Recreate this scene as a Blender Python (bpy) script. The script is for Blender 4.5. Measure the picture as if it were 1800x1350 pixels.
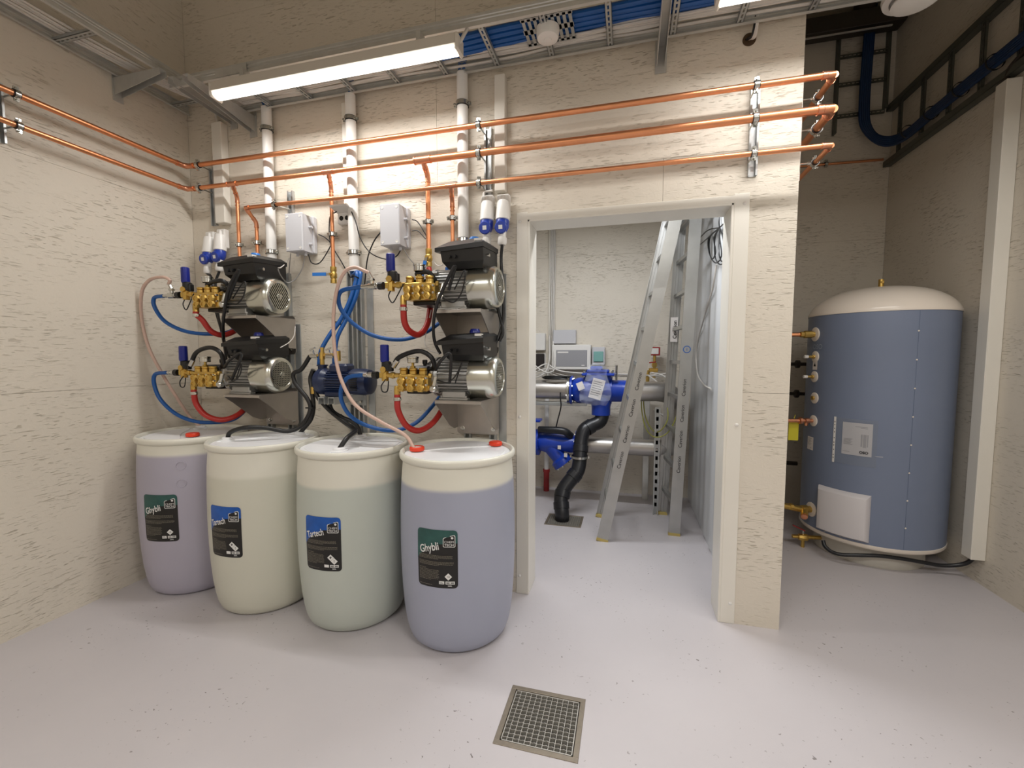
import bpy, bmesh, math, random
from mathutils import Vector, Matrix, Quaternion
random.seed(7)
for o in list(bpy.data.objects): bpy.data.objects.remove(o)
S = bpy.context.scene
COL = S.collection
pi = math.pi

# ------------------------------------------------------------------ camera
F, CX, CY, CH = 769.99, 897.9, 678.94, 1.415        # focal length and centre of the 1800x1350 frame, eye height
RM = Matrix(((0.966295617, -0.0180018845, 0.256804813),
             (0.257434984, 0.0679373066, -0.963904431),
             (-0.0000945310382, 0.997527170, 0.0702818364)))
cam = bpy.data.cameras.new('camera'); cam.sensor_width = 36; cam.lens = F / 1800 * 36
cam.shift_x = (900 - CX) / 1800; cam.shift_y = (CY - 675) / 1800; cam.clip_start = .05
co = bpy.data.objects.new('camera', cam); COL.objects.link(co)
co.matrix_world = Matrix.Translation((0, 0, CH)) @ RM.to_4x4(); S.camera = co

# ------------------------------------------------------------------ light and exposure
w = bpy.data.worlds.new('world'); S.world = w; w.use_nodes = True
w.node_tree.nodes['Background'].inputs[0].default_value = (.5, .5, .5, 1)
w.node_tree.nodes['Background'].inputs[1].default_value = .1
S.view_settings.view_transform = 'Standard'; S.view_settings.look = 'None'
S.view_settings.exposure = 0.0; S.view_settings.gamma = 1.0; S.view_settings.use_curve_mapping = False

def area(name, loc, sx, sy, power, rgb=(1, .98, .95), rot=(0, 0, 0), spread=180):
    l = bpy.data.lights.new(name, 'AREA'); l.shape = 'RECTANGLE'; l.size = sx; l.size_y = sy
    l.energy = power; l.color = rgb; l.spread = math.radians(spread)
    o = bpy.data.objects.new(name, l); COL.objects.link(o); o.location = loc; o.rotation_euler = rot
    return o
LY, LZ = 2.055, 2.885
area('tray_lamp_light', (-1.533, LY, LZ - .062), 1.40, .05, 18)
area('second_tray_lamp_light', (1.05, LY, LZ - .062), 1.40, .05, 15.5)
area('ceiling_lamp_light', (-1.2, -.9, 2.95), 1.5, .12, 38)
area('ceiling_lamp_light', (1.3, -.1, 2.95), 1.5, .12, 35)
area('side_room_lamp_light', (-.35, 3.05, 2.72), 1.2, .12, 33, (.93, .96, 1.0))

# ------------------------------------------------------------------ pixel-measured points
def ray(px, py): return RM @ Vector((px - CX, -(py - CY), -F))
def P(px, py, y):
    d = ray(px, py); t = y / d.y; return Vector((t * d.x, y, CH + t * d.z))
def PX(px, py, x):
    d = ray(px, py); t = x / d.x; return Vector((x, t * d.y, CH + t * d.z))
def PF(px, py, z=0.):
    d = ray(px, py); t = (z - CH) / d.z; return Vector((t * d.x, t * d.y, z))

# ------------------------------------------------------------------ materials
def lin(c): return tuple(((x / 255) / 12.92 if x / 255 <= .04045 else ((x / 255 + .055) / 1.055) ** 2.4) for x in c) + (1,)
def nn(nt, t, **k):
    n = nt.nodes.new(t)
    for a, b in k.items():
        if a in n.inputs: n.inputs[a].default_value = b
        else: setattr(n, a, b)
    return n
def mat(name, rgb, rough=.5, metal=0., bump=0., bscale=60., var=0., vscale=6., coat=0., alpha=1., spec=.5, emit=0.):
    m = bpy.data.materials.new(name); m.use_nodes = True; nt = m.node_tree; b = nt.nodes['Principled BSDF']
    b.inputs['Base Color'].default_value = lin(rgb); b.inputs['Roughness'].default_value = rough
    b.inputs['Metallic'].default_value = metal; b.inputs['Coat Weight'].default_value = coat
    b.inputs['Specular IOR Level'].default_value = spec; b.inputs['Alpha'].default_value = alpha
    geo = nn(nt, 'ShaderNodeNewGeometry')
    if var:
        n = nn(nt, 'ShaderNodeTexNoise', Scale=vscale, Detail=4.); nt.links.new(geo.outputs['Position'], n.inputs['Vector'])
        mx = nn(nt, 'ShaderNodeMix', data_type='RGBA')
        c = lin(rgb); mx.inputs[6].default_value = tuple(x * (1 - var) for x in c[:3]) + (1,)
        mx.inputs[7].default_value = tuple(min(1, x * (1 + var)) for x in c[:3]) + (1,)
        nt.links.new(n.outputs['Fac'], mx.inputs[0]); nt.links.new(mx.outputs[2], b.inputs['Base Color'])
    if bump:
        n = nn(nt, 'ShaderNodeTexNoise', Scale=bscale, Detail=3.); nt.links.new(geo.outputs['Position'], n.inputs['Vector'])
        bp = nn(nt, 'ShaderNodeBump', Strength=bump, Distance=.004); nt.links.new(n.outputs['Fac'], bp.inputs['Height'])
        nt.links.new(bp.outputs[0], b.inputs['Normal'])
    if emit:
        b.inputs['Emission Color'].default_value = lin(rgb); b.inputs['Emission Strength'].default_value = emit
    return m

def board_mat(name, rgb, strength=.7, dark=.5):
    """painted strand board: flakes pressed at odd angles, with thin cracks at their edges"""
    m = bpy.data.materials.new(name); m.use_nodes = True; nt = m.node_tree; b = nt.nodes['Principled BSDF']; L = nt.links.new
    b.inputs['Roughness'].default_value = .55
    geo = nn(nt, 'ShaderNodeNewGeometry'); sp = nn(nt, 'ShaderNodeSeparateXYZ'); L(geo.outputs['Position'], sp.inputs[0])
    ad = nn(nt, 'ShaderNodeMath', operation='ADD'); L(sp.outputs[0], ad.inputs[0]); L(sp.outputs[1], ad.inputs[1])
    cb = nn(nt, 'ShaderNodeCombineXYZ'); L(ad.outputs[0], cb.inputs[0]); L(sp.outputs[2], cb.inputs[1])
    h = None; cr = None
    for k, (ang, sc, th) in enumerate(((.62, (19, 120), .655), (-.8, (17, 105), .665), (.08, (13, 150), .665), (1.4, (20, 110), .68))):
        mp = nn(nt, 'ShaderNodeMapping'); mp.inputs['Rotation'].default_value = (0, 0, ang); mp.inputs['Scale'].default_value = (sc[0], sc[1], 1)
        mp.inputs['Location'].default_value = (k * 3.7, k * 1.9, k * 2.2)
        L(cb.outputs[0], mp.inputs[0])
        n = nn(nt, 'ShaderNodeTexNoise', Scale=1., Detail=1.5, Roughness=.4, Distortion=.35); L(mp.outputs[0], n.inputs['Vector'])
        r = nn(nt, 'ShaderNodeMapRange'); r.inputs[1].default_value = th; r.inputs[2].default_value = th + .07; L(n.outputs['Fac'], r.inputs[0])
        if h is None: h = r.outputs[0]
        else:
            a = nn(nt, 'ShaderNodeMath', operation='MAXIMUM'); L(h, a.inputs[0]); L(r.outputs[0], a.inputs[1]); h = a.outputs[0]
    # patches where the flakes show
    pn = nn(nt, 'ShaderNodeTexNoise', Scale=3.2, Detail=2.); L(cb.outputs[0], pn.inputs['Vector'])
    pr = nn(nt, 'ShaderNodeMapRange'); pr.inputs[1].default_value = .36; pr.inputs[2].default_value = .6; L(pn.outputs['Fac'], pr.inputs[0])
    mu = nn(nt, 'ShaderNodeMath', operation='MULTIPLY'); L(h, mu.inputs[0]); L(pr.outputs[0], mu.inputs[1])
    soft = nn(nt, 'ShaderNodeTexNoise', Scale=45., Detail=3., Distortion=1.0); L(cb.outputs[0], soft.inputs['Vector'])
    hs = nn(nt, 'ShaderNodeMath', operation='MULTIPLY_ADD'); L(mu.outputs[0], hs.inputs[0]); hs.inputs[1].default_value = -1.6; L(soft.outputs['Fac'], hs.inputs[2])
    bp = nn(nt, 'ShaderNodeBump', Strength=strength, Distance=.0020); L(hs.outputs[0], bp.inputs['Height']); L(bp.outputs[0], b.inputs['Normal'])
    sm = nn(nt, 'ShaderNodeTexNoise', Scale=1.3, Detail=3.); L(geo.outputs['Position'], sm.inputs['Vector'])
    c = lin(rgb)
    m1 = nn(nt, 'ShaderNodeMix', data_type='RGBA'); m1.inputs[6].default_value = tuple(x * .93 for x in c[:3]) + (1,); m1.inputs[7].default_value = tuple(min(1, x * 1.05) for x in c[:3]) + (1,)
    L(sm.outputs['Fac'], m1.inputs[0])
    m2 = nn(nt, 'ShaderNodeMix', data_type='RGBA'); L(m1.outputs[2], m2.inputs[6]); m2.inputs[7].default_value = (c[0] * .42, c[1] * .38, c[2] * .32, 1)
    dk = nn(nt, 'ShaderNodeMath', operation='MULTIPLY'); L(mu.outputs[0], dk.inputs[0]); dk.inputs[1].default_value = dark; L(dk.outputs[0], m2.inputs[0])
    L(m2.outputs[2], b.inputs['Base Color'])
    return m

def floor_mat():
    m = bpy.data.materials.new('epoxy_floor'); m.use_nodes = True; nt = m.node_tree; b = nt.nodes['Principled BSDF']; L = nt.links.new
    geo = nn(nt, 'ShaderNodeNewGeometry')
    n = nn(nt, 'ShaderNodeTexNoise', Scale=1.6, Detail=5., Roughness=.6); L(geo.outputs['Position'], n.inputs['Vector'])
    mx = nn(nt, 'ShaderNodeMix', data_type='RGBA'); mx.inputs[6].default_value = lin((190, 185, 188)); mx.inputs[7].default_value = lin((202, 197, 199)); L(n.outputs['Fac'], mx.inputs[0])
    # small dark chips and scuffs
    s = nn(nt, 'ShaderNodeTexNoise', Scale=60., Detail=2., Distortion=.6); L(geo.outputs['Position'], s.inputs['Vector'])
    s2 = nn(nt, 'ShaderNodeTexNoise', Scale=2.6, Detail=2.); L(geo.outputs['Position'], s2.inputs['Vector'])
    r = nn(nt, 'ShaderNodeMapRange'); r.inputs[1].default_value = .69; r.inputs[2].default_value = .73; L(s.outputs['Fac'], r.inputs[0])
    r2 = nn(nt, 'ShaderNodeMapRange'); r2.inputs[1].default_value = .46; r2.inputs[2].default_value = .6; L(s2.outputs['Fac'], r2.inputs[0])
    mu = nn(nt, 'ShaderNodeMath', operation='MULTIPLY'); L(r.outputs[0], mu.inputs[0]); L(r2.outputs[0], mu.inputs[1])
    m2 = nn(nt, 'ShaderNodeMix', data_type='RGBA'); L(mx.outputs[2], m2.inputs[6]); m2.inputs[7].default_value = lin((96, 88, 84)); L(mu.outputs[0], m2.inputs[0])
    L(m2.outputs[2], b.inputs['Base Color'])
    rn = nn(nt, 'ShaderNodeTexNoise', Scale=7., Detail=4.); L(geo.outputs['Position'], rn.inputs['Vector'])
    rr = nn(nt, 'ShaderNodeMapRange'); rr.inputs[3].default_value = .28; rr.inputs[4].default_value = .5; L(rn.outputs['Fac'], rr.inputs[0]); L(rr.outputs[0], b.inputs['Roughness'])
    bn = nn(nt, 'ShaderNodeTexNoise', Scale=22., Detail=3.); L(geo.outputs['Position'], bn.inputs['Vector'])
    bp = nn(nt, 'ShaderNodeBump', Strength=.12, Distance=.004); L(bn.outputs['Fac'], bp.inputs['Height']); L(bp.outputs[0], b.inputs['Normal'])
    return m

def drum_mat(name, top, liquid, level):
    """milky plastic through which the filling shows up to its level"""
    m = bpy.data.materials.new(name); m.use_nodes = True; nt = m.node_tree; b = nt.nodes['Principled BSDF']; L = nt.links.new
    b.inputs['Roughness'].default_value = .38; b.inputs['Subsurface Weight'].default_value = .12
    b.inputs['Subsurface Radius'].default_value = (.03, .03, .03); b.inputs['Subsurface Scale'].default_value = 1.
    geo = nn(nt, 'ShaderNodeNewGeometry'); sp = nn(nt, 'ShaderNodeSeparateXYZ'); L(geo.outputs['Position'], sp.inputs[0])
    r = nn(nt, 'ShaderNodeMapRange', interpolation_type='SMOOTHSTEP'); r.inputs[1].default_value = level - .014; r.inputs[2].default_value = level + .014; L(sp.outputs[2], r.inputs[0])
    n = nn(nt, 'ShaderNodeTexNoise', Scale=3., Detail=3.); L(geo.outputs['Position'], n.inputs['Vector'])
    mx = nn(nt, 'ShaderNodeMix', data_type='RGBA'); L(r.outputs[0], mx.inputs[0]); mx.inputs[7].default_value = lin(top)
    ml = nn(nt, 'ShaderNodeMix', data_type='RGBA'); c = lin(liquid); ml.inputs[6].default_value = tuple(x * .95 for x in c[:3]) + (1,); ml.inputs[7].default_value = tuple(min(1, x * 1.06) for x in c[:3]) + (1,)
    L(n.outputs['Fac'], ml.inputs[0]); L(ml.outputs[2], mx.inputs[6]); L(mx.outputs[2], b.inputs['Base Color'])
    return m

WALL = board_mat('painted_strand_board', (217, 209, 195))
WALLD = board_mat('painted_strand_board_worn', (204, 196, 182))
WHITEWALL = mat('white_sheet_wall', (206, 208, 210), .35, var=.05, vscale=3., bump=.15, bscale=5)
CEIL = mat('ceiling_paint', (188, 178, 158), .7, var=.04)
FLOOR = floor_mat()
TRIM = mat('white_painted_steel', (226, 222, 212), .32, var=.02)
COPPER = mat('copper', (232, 160, 116), .36, 1., var=.12, vscale=14, bump=.05, bscale=90)
COPPERF = mat('copper_fitting', (226, 158, 124), .34, 1., var=.1, vscale=30)
GALV = mat('galvanised_steel', (182, 185, 185), .36, .65, var=.16, vscale=25)
GALVD = mat('galvanised_tray', (198, 198, 194), .36, .45, var=.12, vscale=20)
ZINC = mat('bright_zinc', (205, 205, 200), .22, 1.)
STAIN = mat('stainless_sheet', (178, 173, 168), .36, .9, var=.18, vscale=9, bump=.03)
STEELP = mat('stainless_pipe', (186, 182, 178), .38, .9, var=.08, vscale=8)
ALU = mat('aluminium', (176, 176, 174), .36, .85, var=.12, vscale=12)
ALUM = mat('cast_aluminium', (172, 172, 170), .42, .75, var=.1, vscale=20, bump=.1)
COVER = mat('yellow_zinc_cover', (208, 209, 200), .24, 1., var=.1, vscale=7)
BRASS = mat('brass', (208, 174, 96), .33, .9, var=.14, vscale=40)
BLACK = mat('black_plastic', (22, 22, 23), .38, bump=.05)
RUBBER = mat('black_rubber', (20, 20, 21), .42)
SOFTBLK = mat('black_drain_plastic', (30, 31, 35), .35, bump=.05, bscale=30)
WHITEP = mat('white_plastic', (226, 224, 220), .35)
PVC = mat('white_tube_plastic', (228, 226, 222), .25)
GREYBOX = mat('light_grey_enclosure', (196, 196, 200), .4)
GREYMID = mat('mid_grey_plastic', (150, 150, 154), .4)
BLUEH = mat('blue_hose', (18, 84, 156), .36)
BLUEK = mat('blue_knob', (24, 36, 128), .3)
BLUES = mat('blue_socket_plastic', (36, 62, 160), .32)
BLUEV = mat('blue_cast_paint', (28, 62, 166), .3, var=.08, bump=.15, bscale=80)
NAVY = mat('navy_pump_paint', (24, 38, 72), .34, bump=.08)
BLUETAP = mat('blue_lever', (46, 116, 196), .35)
REDH = mat('red_hose', (176, 44, 38), .4, var=.08)
REDP = mat('red_cap', (228, 62, 28), .4)
REDM = mat('red_paint', (150, 34, 36), .45)
BEIGEH = mat('pale_clear_hose', (206, 176, 162), .3, var=.08, vscale=60)
LIDW = mat('drum_lid_plastic', (240, 241, 243), .36)
BOILB = mat('blue_grey_jacket', (116, 127, 150), .42, var=.05, vscale=2.5)
CREAMP = mat('cream_plastic', (228, 218, 206), .22)
IRON = mat('dull_drain_steel', (136, 126, 112), .45, .6, var=.2, vscale=40)
GRATE = mat('grate_bar_steel', (186, 182, 174), .4, .5, var=.15, vscale=50)
DARKPIT = mat('drain_pit', (30, 26, 22), .6, var=.4, vscale=14)
DBROWN = mat('dark_duct', (48, 41, 34), .5, var=.1)
HOLE = mat('hole_dark', (70, 52, 30), .8)
PAPER = mat('paper', (226, 220, 216), .6)
PLASTF = mat('plastic_sleeve', (150, 160, 176), .18, alpha=.35)
BAGM = mat('clear_bag', (220, 226, 235), .12, alpha=.22)
INK = mat('black_ink', (24, 24, 26), .5)
GINK = mat('grey_ink', (120, 120, 120), .5)
WINK = mat('white_ink', (226, 226, 224), .45)
LINK = mat('pale_print', (138, 132, 118), .5)
LBLACK = mat('label_black', (20, 19, 18), .38)
LTEAL = mat('label_teal', (38, 82, 78), .4, var=.35, vscale=26)
LBLUE = mat('label_blue', (16, 84, 170), .4, var=.3, vscale=26)
YELL = mat('yellow_tag', (206, 196, 44), .5)
YELT = mat('yellow_rung_end', (186, 166, 98), .5)
BLUEINK = mat('blue_ink', (40, 96, 170), .5)
GRNY = mat('green_yellow_wire', (150, 150, 60), .45)
TEALW = mat('tinted_window', (120, 170, 165), .15, var=.1)
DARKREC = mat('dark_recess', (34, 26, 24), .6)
WCABLE = mat('white_cable', (206, 202, 196), .4)
GCABLE = mat('grey_cable', (148, 146, 144), .4)
GLOW = mat('lit_diffuser', (255, 250, 240), .3, emit=2.6)
LAMPW = mat('lamp_housing', (214, 208, 198), .35)

# ------------------------------------------------------------------ mesh builder
def frame(d):
    d = d.normalized(); a = Vector((0, 0, 1)) if abs(d.z) < .9 else Vector((1, 0, 0))
    u = d.cross(a).normalized(); return u, d.cross(u).normalized()
class MB:
    def __init__(s): s.v = []; s.f = []
    def add(s, vs, fs):
        k = len(s.v); s.v += [Vector(x) for x in vs]; s.f += [tuple(i + k for i in q) for q in fs]; return s
    def box(s, x0, x1, y0, y1, z0, z1, b=0., M=None):
        if x1 < x0: x0, x1 = x1, x0
        if y1 < y0: y0, y1 = y1, y0
        if z1 < z0: z0, z1 = z1, z0
        if b <= 0:
            vs = [(x, y, z) for z in (z0, z1) for y in (y0, y1) for x in (x0, x1)]
            fs = [(0, 2, 3, 1), (4, 5, 7, 6), (0, 1, 5, 4), (2, 6, 7, 3), (0, 4, 6, 2), (1, 3, 7, 5)]
        else:
            b = min(b, (x1 - x0) * .49, (y1 - y0) * .49, (z1 - z0) * .49); vs = []; idx = {}
            c = ((x0, x1), (y0, y1), (z0, z1))
            for i in (0, 1):
                for j in (0, 1):
                    for k in (0, 1):
                        p = [c[0][i], c[1][j], c[2][k]]; sg = (b if i == 0 else -b, b if j == 0 else -b, b if k == 0 else -b)
                        for a in range(3):
                            q = [p[n] + (0 if n == a else sg[n]) for n in range(3)]
                            idx[(i, j, k, a)] = len(vs); vs.append(q)
            fs = []
            for a in range(3):
                o1, o2 = [n for n in range(3) if n != a]
                for sd in (0, 1):
                    q = []
                    for (m, n) in ((0, 0), (1, 0), (1, 1), (0, 1)):
                        key = [0, 0, 0]; key[a] = sd; key[o1] = m; key[o2] = n; q.append(idx[tuple(key) + (a,)])
                    fs.append(tuple(q))
            for a in range(3):       # edges along axis a
                o1, o2 = [n for n in range(3) if n != a]
                for m in (0, 1):
                    for n in (0, 1):
                        k0 = [0, 0, 0]; k0[o1] = m; k0[o2] = n; k1 = list(k0); k1[a] = 1
                        fs.append((idx[tuple(k0) + (o1,)], idx[tuple(k1) + (o1,)], idx[tuple(k1) + (o2,)], idx[tuple(k0) + (o2,)]))
            for i in (0, 1):
                for j in (0, 1):
                    for k in (0, 1): fs.append(tuple(idx[(i, j, k, a)] for a in range(3)))
        if M is not None: vs = [M @ Vector(q) for q in vs]
        return s.add(vs, fs)
    def rings(s, rs, close=True, caps=True):
        n = len(rs[0]); k = len(s.v); vs = [p for r in rs for p in r]; fs = []
        for i in range(len(rs) - 1):
            for j in range(n if close else n - 1):
                a = i * n + j; b_ = i * n + (j + 1) % n; fs.append((a, b_, b_ + n, a + n))
        if caps: fs.append(tuple(range(n - 1, -1, -1))); fs.append(tuple((len(rs) - 1) * n + j for j in range(n)))
        return s.add(vs, fs)
    def cyl(s, p0, p1, r0, r1=None, n=16, caps=True):
        p0 = Vector(p0); p1 = Vector(p1); r1 = r0 if r1 is None else r1; u, v = frame(p1 - p0)
        return s.rings([[c + (u * math.cos(t * 2 * pi / n) + v * math.sin(t * 2 * pi / n)) * r for t in range(n)] for c, r in ((p0, r0), (p1, r1))], True, caps)
    def lathe(s, prof, o, d=(0, 0, 1), n=32, caps=True):
        o = Vector(o); d = Vector(d).normalized(); u, v = frame(d)
        return s.rings([[o + d * h + (u * math.cos(t * 2 * pi / n) + v * math.sin(t * 2 * pi / n)) * max(r, 1e-4) for t in range(n)] for r, h in prof], True, caps)
    def tube(s, pts, r, n=10, sub=6, flat=1.):
        pts = [Vector(p) for p in pts]; q = []
        if len(pts) > 2 and sub > 1:
            e = [pts[0] * 2 - pts[1]] + pts + [pts[-1] * 2 - pts[-2]]
            for i in range(1, len(e) - 2):
                for k in range(sub):
                    t = k / sub; a, b, c, d = e[i - 1], e[i], e[i + 1], e[i + 2]
                    q.append(.5 * (2 * b + (c - a) * t + (2 * a - 5 * b + 4 * c - d) * t * t + (3 * b - a - 3 * c + d) * t ** 3))
            q.append(pts[-1])
        else: q = pts
        tg = [(q[min(i + 1, len(q) - 1)] - q[max(i - 1, 0)]).normalized() for i in range(len(q))]
        u, v = frame(tg[0]); rs = []
        for i, c in enumerate(q):
            if i:
                rot = tg[i - 1].rotation_difference(tg[i]); u = rot @ u; v = rot @ v
            rr = r[min(i, len(r) - 1)] if isinstance(r, (list, tuple)) else r
            rs.append([c + (u * math.cos(t * 2 * pi / n) + v * math.sin(t * 2 * pi / n)) * rr for t in range(n)])
        return s.rings(rs)
    def prism(s, pts, axis, a0, a1):
        """polygon in the plane across the axis ('x': (y,z), 'y': (x,z), 'z': (x,y)) drawn out from a0 to a1"""
        def m(p, a): return {'x': (a, p[0], p[1]), 'y': (p[0], a, p[1]), 'z': (p[0], p[1], a)}[axis]
        n = len(pts); vs = [m(p, a0) for p in pts] + [m(p, a1) for p in pts]
        return s.add(vs, [tuple(range(n)), tuple(range(2 * n - 1, n - 1, -1))] + [(i, (i + 1) % n, (i + 1) % n + n, i + n) for i in range(n)])
    def beam(s, p0, p1, wu, wv, up=(0, 0, 1)):
        p0 = Vector(p0); p1 = Vector(p1); d = (p1 - p0).normalized(); u = d.cross(Vector(up)).normalized(); v = u.cross(d).normalized()
        q = [(-1, -1), (1, -1), (1, 1), (-1, 1)]
        return s.rings([[c + u * a * wu / 2 + v * b * wv / 2 for a, b in q] for c in (p0, p1)])

def wloc(o):
    v = Vector(o.location)
    while o.parent: o = o.parent; v += Vector(o.location)
    return v
def obj(name, mb, m, parent=None, sharp=35, data=None):
    vs = mb.v
    xs = [v.x for v in vs]; ys = [v.y for v in vs]; zs = [v.z for v in vs]
    org = Vector(((min(xs) + max(xs)) / 2, (min(ys) + max(ys)) / 2, min(zs)))
    me = bpy.data.meshes.new(name); me.from_pydata([tuple(v - org) for v in vs], [], mb.f)
    bm = bmesh.new(); bm.from_mesh(me); bmesh.ops.recalc_face_normals(bm, faces=bm.faces); bm.to_mesh(me); bm.free()
    me.shade_smooth(); me.set_sharp_from_angle(angle=math.radians(sharp)); me.materials.append(m)
    o = bpy.data.objects.new(name, me); COL.objects.link(o)
    if parent: o.parent = parent; o.location = org - wloc(parent)
    else: o.location = org
    return o
def tag(o, label, cat, group=None, kind=None):
    if label: o['label'] = label
    if cat: o['category'] = cat
    if group: o['group'] = group
    if kind: o['kind'] = kind
    return o
def thing(name, label, cat, loc, group=None):
    o = bpy.data.objects.new(name, None); o.empty_display_size = .05; COL.objects.link(o); o.location = Vector(loc); return tag(o, label, cat, group)
def struct(name, mb, m, parent=None):
    o = obj(name, mb, m, parent)
    if not parent: o['kind'] = 'structure'
    return o
def T1(name, mb, m, label, cat, group=None): return tag(obj(name, mb, m), label, cat, group)

_tc = {}
def text2d(s, bold=0., shear=0.):
    k = (s, bold, shear)
    if k in _tc: return _tc[k]
    c = bpy.data.curves.new('lettering', 'FONT'); c.body = s; c.size = 1; c.align_x = 'CENTER'; c.align_y = 'CENTER'; c.offset = bold; c.shear = shear; c.resolution_u = 3
    o = bpy.data.objects.new('lettering', c); COL.objects.link(o); dg = bpy.context.evaluated_depsgraph_get(); dg.update()
    me = o.evaluated_get(dg).to_mesh(); r = ([(v.co.x, v.co.y) for v in me.vertices], [tuple(p.vertices) for p in me.polygons])
    o.evaluated_get(dg).to_mesh_clear(); bpy.data.objects.remove(o); bpy.data.curves.remove(c)
    _tc[k] = r; return r
def letters(mb, s, size, fn, ox=0, oy=0, ang=0., bold=0., shear=0., width=None):
    vs, fs = text2d(s, bold, shear)
    if not vs: return
    w_ = max(v[0] for v in vs) - min(v[0] for v in vs); sx = size if width is None else width / w_
    ca, sa = math.cos(ang), math.sin(ang)
    mb.add([fn(ox + x * sx * ca - y * size * sa, oy + x * sx * sa + y * size * ca) for x, y in vs], fs)
def planefn(o, u, v):
    o, u, v = Vector(o), Vector(u), Vector(v); return lambda a, b: o + u * a + v * b
def rectf(mb, fn, x0, x1, y0, y1, n=1):
    for i in range(n):
        a = x0 + (x1 - x0) * i / n; b = x0 + (x1 - x0) * (i + 1) / n
        mb.add([fn(a, y0), fn(b, y0), fn(b, y1), fn(a, y1)], [(0, 1, 2, 3)])

# ================================================================== SETTING
W, WB = 2.452, 2.632          # front wall: face and back
LX, RX = -2.95, 2.135         # left and right walls
BY, NY, CZ = 4.58, -2.2, 4.32 # back wall, wall behind the camera, ceiling
EX = .78                      # end of the front wall
DL, DR, DH = -.555, .498, 2.172
G1 = (-.452, -.142, 1.437, 1.731)   # floor drains: x0,x1,y0,y1
G2 = (-.655, -.348, 3.536, 3.80)

def grid_with_holes(holes, x0, x1, y0, y1, z0, z1):
    mb = MB(); xs = sorted({x0, x1} | {h[0] for h in holes} | {h[1] for h in holes}); ys = sorted({y0, y1} | {h[2] for h in holes} | {h[3] for h in holes})
    for i in range(len(xs) - 1):
        for j in range(len(ys) - 1):
            cxm, cym = (xs[i] + xs[i + 1]) / 2, (ys[j] + ys[j + 1]) / 2
            if any(h[0] < cxm < h[1] and h[2] < cym < h[3] for h in holes): continue
            mb.add([(xs[i], ys[j], z1), (xs[i + 1], ys[j], z1), (xs[i + 1], ys[j + 1], z1), (xs[i], ys[j + 1], z1)], [(0, 1, 2, 3)])
    return mb
fm = grid_with_holes([G1, G2], LX, RX, NY, BY, 0, 0)
struct('floor', fm, FLOOR)
struct('ceiling', MB().box(LX, RX, NY, BY, CZ, CZ + .1), CEIL)

def panelled(root, axis, face, depth, a0, a1, rows, joints, holes, m, sign):
    """boards (separate children) on a wall core; axis 'y': the wall faces -y and runs along x, 'x': runs along y"""
    g = .0007
    for ri in range(len(rows) - 1):
        z0, z1 = rows[ri], rows[ri + 1]; js = [a0] + [j for j in joints[ri % len(joints)] if a0 < j < a1] + [a1]
        for k in range(len(js) - 1):
            x0, x1 = js[k] + g, js[k + 1] - g; zz0, zz1 = z0 + (g if ri else 0), z1 - g
            rects = [(x0, x1, zz0, zz1)]
            for (hx0, hx1, hz0, hz1) in holes:
                nr = []
                for (p0, p1, q0, q1) in rects:
                    if hx1 <= p0 or hx0 >= p1 or hz1 <= q0 or hz0 >= q1: nr.append((p0, p1, q0, q1)); continue
                    if hx0 > p0: nr.append((p0, hx0, q0, q1))
                    if hx1 < p1: nr.append((hx1, p1, q0, q1))
                    c0, c1 = max(p0, hx0), min(p1, hx1)
                    if hz0 > q0: nr.append((c0, c1, q0, hz0))
                    if hz1 < q1: nr.append((c0, c1, hz1, q1))
                rects = nr
            if not rects: continue
            mb = MB()
            for (p0, p1, q0, q1) in rects:
                f0, f1 = face, face + sign * depth
                if axis == 'y': mb.box(p0, p1, min(f0, f1), max(f0, f1), q0, q1)
                else: mb.box(min(f0, f1), max(f0, f1), p0, p1, q0, q1)
            obj('wall_panel', mb, m, root)
rows = [0, 1.225, 2.424, 3.64, CZ]
# front wall core around the doorway
c = MB(); d = .012
c.box(LX, DL, W + d, WB, 0, CZ); c.box(DR, EX, W + d, WB, 0, CZ); c.box(DL, DR, W + d, WB, DH, CZ)
wf = struct('wall_front', c, WALLD)
HX, HZ, HR = P(1317, 70, W).x, P(1317, 70, W).z, .03
panelled(wf, 'y', W, d, LX, EX, rows, [(-2.28,), (-2.28, .16), (-1.1,), (-2.28, .16)], [(DL, DR, -1, DH)], WALL, 1)
wl = struct('wall_left', MB().box(LX - .15, LX - d, NY, BY, 0, CZ), WALLD)
panelled(wl, 'x', LX, d, NY, W, rows, [(-.9,), (.32,), (-.9,), (.32,)], [], WALL, -1)
struct('wall_right', MB().box(RX, RX + .15, NY, BY, 0, CZ), WALL)
wb_ = struct('wall_back', MB().box(LX, RX, BY + d, BY + .15, 0, CZ), WALLD)
panelled(wb_, 'y', BY, d, LX, RX, [0, 1.225, 2.424, 3.64, CZ], [(-1.05, .59), (-1.05, .59), (-.82, .59), (.59,)], [], WALL, 1)
struct('wall_behind_camera', MB().box(LX, RX, NY - .15, NY, 0, CZ), WALL)
struct('wall_partition', MB().box(.61, EX, WB, BY, 0, CZ), WALLD)
# smooth white sheeting on the side room's right wall, with shallow folds
mb = MB(); rs = []
nseg = 60
for z in (0.02, 1.2, 2.4, 3.4):
    rs.append([Vector((.598 - .006 * math.sin(i * .9 + z * .3) * (1 if 8 < i < 55 else .2), WB + (BY - WB) * i / nseg, z)) for i in range(nseg + 1)])
mb.rings(rs, close=False, caps=False); struct('wall_side_room_sheeting', mb, WHITEWALL)
struct('wall_side_room_lining', MB().box(.602, .609, WB, BY, 0, 3.4), WHITEWALL)
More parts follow.
